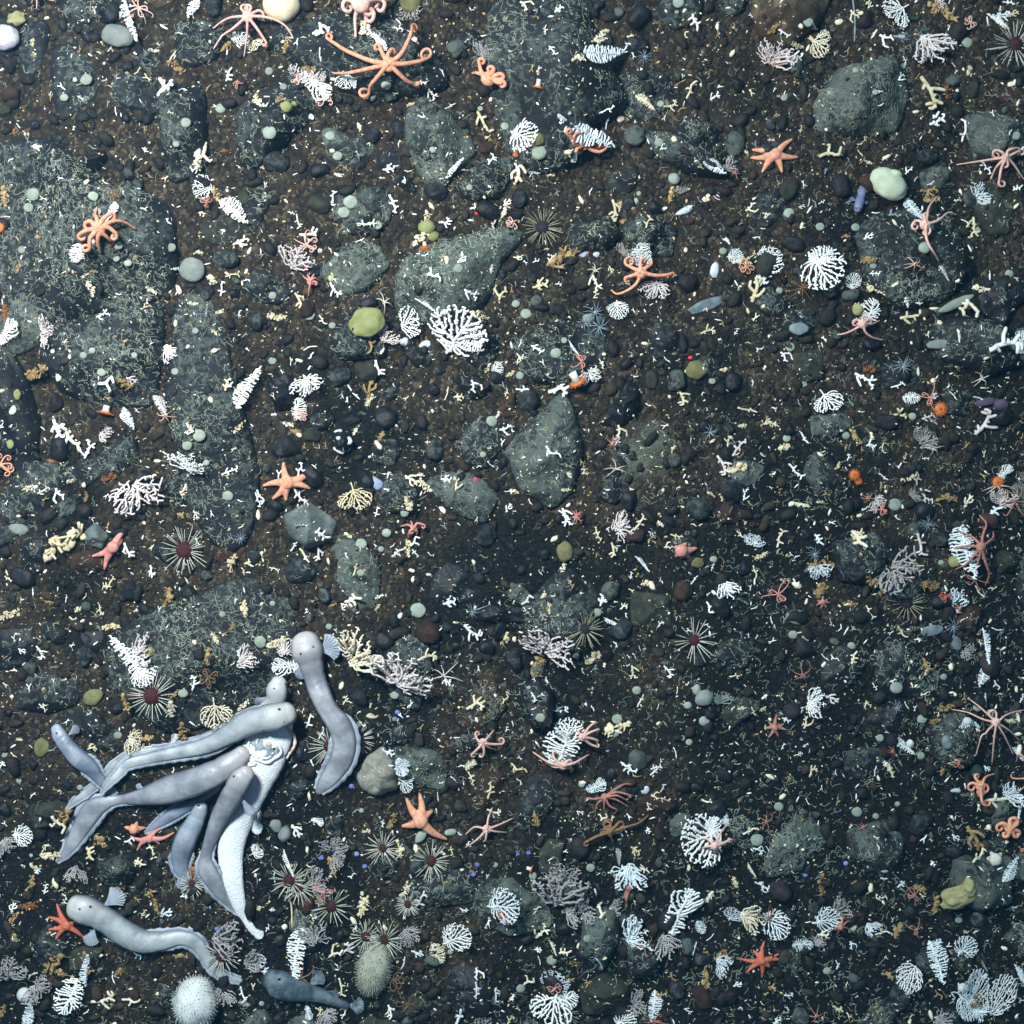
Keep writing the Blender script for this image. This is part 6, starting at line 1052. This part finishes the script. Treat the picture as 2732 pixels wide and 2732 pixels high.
    for f_ in fins:
        (bx, by), (tx, ty), spread_, nm = f_
        B = tp(t, bx, by); Tt = tp(t, tx, ty); pb, k = top_at(*B); zb = ZC[k] - H[k] * .1; b2 = flat(*B, zb); t2 = flat(*Tt, zb); L_ = math.hypot(t2[0] - b2[0], t2[1] - b2[1]); a0 = math.atan2(t2[1] - b2[1], t2[0] - b2[0]); vs = []; fs = []; NA, NR_ = 41, 8
        gt = h1(*t2)
        for side in (0, 1):
            for i in range(NR_ + 1):
                u = i / NR_
                for j in range(NA):
                    v_ = j / (NA - 1) * 2 - 1; a = a0 + v_ * math.radians(spread_) * (.55 + .45 * u); rr_ = L_ * (.06 + .94 * u) * (1 - .22 * v_ * v_ * u + .02 * math.sin(j * 2.5) * u)
                    z = zb + (max(gt + .004, zb - L_ * .18) - zb) * u ** 1.5 + (.0016 * math.cos(j * PI / 2) * (.25 + u) + .06 * L_ * math.cos(v_ * 2.2)) * u - side * (.0014 - .0008 * u)
                    vs.append((b2[0] + math.cos(a) * rr_, b2[1] + math.sin(a) * rr_, z))
        n1 = (NR_ + 1) * NA
        for side in (0, 1):
            for i in range(NR_):
                for j in range(NA - 1):
                    q = (side * n1 + i * NA + j, side * n1 + (i + 1) * NA + j, side * n1 + (i + 1) * NA + j + 1, side * n1 + i * NA + j + 1); fs.append(q if side else q[::-1])
        mb = MB(); mb.add(vs, fs); link(nm, mb.mesh(nm, origin=c0), fin_m or M_FIN, root)
    if mouth:
        P = [top_at(*tp(t, *q))[0] - c0 + Vector((0, 0, -.0004)) for q in mouth]; P = [Vector(q) for q in catmull(P, 6)]; mb = MB(); tube(mb, P, .0009, 5); link('mouth', mb.mesh('mouth'), M_IRIS, root)
    tag(root, label, cat, group)
    if phrase: mark(*tp(t, ctrl[len(ctrl) // 3][0], ctrl[len(ctrl) // 3][1]), phrase)
    return root, c0, top_at
# the dead fish first, the eelpouts over it. All in lower-left tile coordinates ('30')
S21 = lambda x, y: (x + 1877, y - 1855)        # tile 21 -> tile 30
carc, cc0, ctop = fish('30', [(2040, -300, 250), (2000, -215, 320), (1955, -100, 345), (1905, 30, 330), (1840, 190, 280), (1745, 420, 240), (1700, 640, 195), (1712, 850, 160), (1760, 1050, 105), (1810, 1160, 62), (1860, 1240, 56), (1905, 1290, 34)], M_CARC,
    'dead white fish being eaten by the eelpouts', 'the dead white fish', fringe=False, name='dead_fish', tall=.5, tail_flat=.45, snout=.5,
    fins=[((1850, 330), (1895, 540), 16, 'pelvic_fin'), ((1840, 1200), (1925, 1305), 22, 'tail_fin')], fin_m=M_CARC)
def ring(c, r, tk, m, nm, squash=.8, arc=2 * PI, a0=0):
    P = []; p0, k = ctop(*tp('30', *c))
    for i in range(33):
        a = a0 + arc * i / 32; w_ = r * (1 + .13 * math.sin(2 * a + r) + .07 * math.sin(5 * a + r * .3)); p, k = ctop(*tp('30', c[0] + w_ * math.cos(a), c[1] + w_ * squash * math.sin(a))); P.append(p - cc0 + Vector((0, 0, .002)))
    mb = MB(); tube(mb, P, [tk * K * PX * (.55 + .45 * math.sin(PI * i / 32) + .15 * math.sin(i * 1.3)) for i in range(33)], 8); link(nm, mb.mesh(nm), m, carc)
ring((1955, -105), 108, 13, M_BONE, 'gill_arch', .95, 4.9, -1.2); ring((1962, -92), 72, 9, M_BONE, 'gill_arch', .8, 3.4, .2); ring((2070, -140), 90, 12, M_FLESH, 'exposed_flesh', 1.6, 2.0, -1.0); ring((1940, -150), 36, 8, M_BONE, 'jaw_bone', 1.5, 3.0, 2.2)
M_CAV = mat('shaded_gill_cavity', '#5f7078', '#93a4aa', scale=60, rough=.5, bump=.5, bscale=150, rnd=.02)  # gill interior as a disc, the hollow's shade put into its blue-grey colour
p, k = ctop(*tp('30', 1958, -100)); r = 92 * K * PX; mb = MB(); blob(mb, p - cc0 + Vector((0, 0, -.004)), (r, r * .88, .0065), 4, .28, 1.8, 3); link('shaded_gill_cavity', mb.mesh('shaded_gill_cavity'), M_CAV, carc)
rs = random.Random(21)
for k in range(9):
    a_ = PI + rs.uniform(-1.0, .7); x0, y0 = 1925 + rs.uniform(-40, 20), -60 + rs.uniform(-50, 60); P = []
    for i in range(6):
        q, kk = ctop(*tp('30', x0 + math.cos(a_ + .25 * math.sin(i)) * i * 24, y0 - math.sin(a_) * i * 20 + rs.uniform(-8, 8))); P.append(q - cc0 + Vector((0, 0, .0015)))
    mb = MB(); tube(mb, P, [.0035, .0032, .003, .0026, .002, .001], 6); link('flesh_strand', mb.mesh('flesh_strand'), rs.choice((M_BONE, M_CARC)), carc)
for cx_, cy_, r_ in ((1940, -75, 46), (1990, -140, 24), (1925, -120, 22)):
    p, k = ctop(*tp('30', cx_, cy_)); r = r_ * K * PX; mb = MB(); blob(mb, p - cc0, (r, r * .8, r * .45), 3, .15, 2.4, cx_); link('exposed_flesh', mb.mesh('exposed_flesh'), M_CARC if r_ > 40 else M_FLESH, carc)
p, k = ctop(*tp('30', 2030, -105)); mb = MB(); r = 11 * K * PX; blob(mb, p - cc0, (r, r, r * .6), 2, 0, 1); link('eye', mb.mesh('eye'), M_EYE, carc)
mb = MB(); rs = random.Random(8)
for k in range(16):
    u = k / 15; x, y = 1905 - 20 * u, 300 + 170 * u; p, kk = ctop(*tp('30', x, y)); q = on(*tp('30', x + rs.uniform(10, 40), y + rs.uniform(60, 120))); tube(mb, [p - cc0 - Vector((0, 0, .004)), q - cc0 + Vector((0, 0, .006))], [.0009, .0003], 4)
o = link('fin_rays', mb.mesh('fin_rays'), M_BONE, carc); o['kind'] = 'stuff'

fish('21', [(372, 975, 215, .004), (388, 1045, 238, .006), (415, 1130, 190, .006), (440, 1230, 158, .004), (480, 1350, 160, .006), (545, 1480, 150, .010), (625, 1590, 178, .014), (660, 1710, 176, .014), (640, 1830, 172, .012), (585, 1925, 152, .006), (520, 2010, 115), (470, 2075, 60)], M_EEL,
     'long grey eelpout curled like a hook, head up, right of the group', 'the hook-shaped eelpout', [(437, 1005), (352, 1053)], [((465, 1045), (620, 985), 52, 'pectoral_fin'), ((345, 1100), (335, 1250), 26, 'pectoral_fin')], fr0=.5)
fish('21', [(178, 1270, 120, .010), (162, 1320, 160, .012), (150, 1400, 150, .008), (60, 1470, 110, .004), (-120, 1530, 85), (-280, 1640, 80), (-560, 1750, 66), (-860, 1790, 60), (-1030, 1870, 46), (-1130, 1995, 50), (-1250, 2090, 55), (-1330, 2150, 40), (-1388, 2212, 8)], M_EELP,
     'pale eelpout with its head poking up above the dead fish', 'the eelpout head above the carcass', [(155, 1308), (232, 1275)], [((110, 1370), (0, 1430), 22, 'pectoral_fin')], fr0=.3)
fish('21', [(240, 1500, 170, .040), (170, 1520, 200, .042), (60, 1540, 195, .042), (-60, 1575, 185, .034), (-200, 1660, 150, .022), (-380, 1745, 120, .012), (-680, 1810, 88, .006), (-930, 1870, 72, .006), (-1000, 1940, 58, .012), (-1070, 2010, 44, .016), (-1130, 2090, 12, .014)], M_EELP,
     'large pale eelpout biting across the top of the dead fish', 'the eelpout across the carcass head', [(188, 1462), (218, 1552)], [], fr0=.3)
fish('30', [(1790, -60, 130, .026), (1700, 20, 180, .026), (1500, 125, 205, .02), (1250, 205, 205, .008), (1030, 262, 120, .004), (880, 280, 70, .002), (780, 300, 110), (690, 350, 155), (620, 450, 145), (545, 580, 105), (480, 680, 60), (420, 742, 14)], M_EEL,
     'thick grey-blue eelpout with a twisted tail stretching left from the dead fish', 'the thick twisted eelpout', (), [((1080, 215), (1000, 175), 20, 'pelvic_fin')], fr0=.52)
fish('30', [(1815, 85, 130, .050), (1775, 130, 165, .050), (1700, 265, 165, .036), (1615, 410, 130, .020), (1555, 560, 100, .010), (1518, 690, 88, .006), (1525, 790, 135, .004), (1600, 920, 122, .002), (1700, 1045, 75), (1760, 1110, 40), (1795, 1145, 12)], M_EEL,
     'grey eelpout lying on the side of the dead fish, head at its middle', 'the eelpout on the carcass flank', [(1735, 100)], [((1770, 250), (1850, 400), 18, 'pectoral_fin')], fr0=.45)
fish('30', [(1478, 330, 105, .006), (1470, 370, 120, .004), (1435, 450, 145), (1375, 560, 165), (1335, 680, 155), (1335, 780, 115), (1362, 850, 80), (1345, 890, 60), (1315, 925, 30)], M_EELB,
     'stout blue-grey eelpout curving down below the group', 'the stout curved eelpout', [(1470, 312)], [], fr0=.5)
fish('30', [(1610, 190, 40, .012), (1530, 245, 52, .008), (1440, 300, 60, .004), (1320, 360, 88), (1210, 430, 78), (1120, 490, 42), (1065, 525, 10)], M_EELB, 'thin blue-grey eelpout whose tail touches a rosy star', None, (), [], fr0=.3)
fish('20', [(415, 1610, 85, .012), (440, 1660, 112, .012), (500, 1745, 120, .010), (580, 1830, 140, .006), (660, 1895, 125, .003), (715, 1960, 95), (770, 2025, 70), (855, 2100, 24)], M_EELB, 'small blue eelpout diving behind the tails at the left', 'the small blue eelpout', [(430, 1643)], [((490, 1670), (575, 1600), 24, 'pectoral_fin')], fr0=.45)
fish('30', [(560, 1070, 185, .006), (620, 1090, 212, .006), (700, 1125, 200, .004), (800, 1180, 185), (920, 1265, 190), (1060, 1325, 175), (1200, 1318, 140), (1330, 1295, 112), (1430, 1325, 112), (1510, 1420, 88), (1565, 1515, 74), (1650, 1580, 66), (1770, 1612, 44)], M_EELP,
     'lone pale eelpout swimming left over the red sea star', 'the lone pale eelpout', [(612, 1066), (682, 1052)], [((755, 1070), (900, 965), 36, 'pectoral_fin'), ((700, 1215), (645, 1360), 32, 'pectoral_fin')], fr0=.4)
fish('31', [(115, 1600, 150), (180, 1640, 215), (270, 1675, 190), (380, 1700, 140), (490, 1725, 105), (590, 1765, 76), (680, 1800, 56)], M_SCUL,
     'blue-grey sculpin with a fan tail at the bottom', 'the sculpin', [(190, 1580)], [((670, 1797), (805, 1805), 38, 'tail_fin'), ((390, 1660), (500, 1560), 34, 'pectoral_fin'), ((470, 1690), (620, 1720), 16, 'dorsal_fin')], name='sculpin', fringe=False, fin_m=M_SFIN, tall=.8, tail_flat=.7, er=14)
fish('03', [(705, 1545, 52, .004), (715, 1510, 66, .004), (735, 1440, 56), (758, 1370, 34), (762, 1320, 18), (752, 1285, 6)], M_PURP, 'tiny lilac snailfish left of the big pale green sponge', 'the tiny lilac fish', [(692, 1535), (722, 1545)], [((705, 1480), (650, 1460), 24, 'pectoral_fin'), ((735, 1490), (785, 1487), 24, 'pectoral_fin')], name='snailfish', er=7, fin_m=M_PURP)

# ------------------------------------------------------------------ the water
hb = MB(); X0, Z0, Z1 = 4.3, -1.4, 2.75
hb.add([(-X0, -X0, Z0), (X0, -X0, Z0), (X0, X0, Z0), (-X0, X0, Z0), (-X0, -X0, Z1), (X0, -X0, Z1), (X0, X0, Z1), (-X0, X0, Z1)], [(0, 3, 2, 1), (4, 5, 6, 7), (0, 1, 5, 4), (1, 2, 6, 5), (2, 3, 7, 6), (3, 0, 4, 7)])
hm = bpy.data.materials.new('water_haze'); hm.use_nodes = True; hn = hm.node_tree; hn.nodes.remove(hn.nodes['Principled BSDF'])
pv = hn.nodes.new('ShaderNodeVolumePrincipled'); pv.inputs['Color'].default_value = (.14, .46, .78, 1); pv.inputs['Density'].default_value = .014
hn.links.new(pv.outputs[0], hn.nodes['Material Output'].inputs['Volume'])
tag(link('haze', hb.mesh('haze', False), hm), 'pale blue haze of the sea water', 'water', None, 'stuff')

# ------------------------------------------------------------------ labels that single things out
def dirword(dx, dy):
    d = math.hypot(dx, dy); a = math.degrees(math.atan2(-dy, dx)) % 360
    w = ('right of', 'above and right of', 'above', 'above and left of', 'left of', 'below and left of', 'below', 'below and right of')[int((a + 22.5) // 45) % 8]
    return ('just ' if d < 90 else '') + w
used = set()
for o in bpy.data.objects:
    if 'label' in o: used.add(o['label'])
for o, px, py, look, cat_, grp in AUTO:
    look = ' '.join(look.split()); o['category'] = cat_; o['group'] = grp
    ls = sorted(LANDMARKS, key=lambda l: (l[0] - px) ** 2 + (l[1] - py) ** 2)
    ls = [l for l in ls if (l[0] - px) ** 2 + (l[1] - py) ** 2 > 16][:7]
    cand = [f'{look} {dirword(px - l[0], py - l[1])} {l[2]}' for l in ls]
    cand = [c for c in cand if 4 <= len(c.split()) <= 16] or [f'{look} on the seabed']
    pick = next((c for c in cand if c not in used), None)
    if pick is None: pick = cand[0]
    used.add(pick); o['label'] = pick
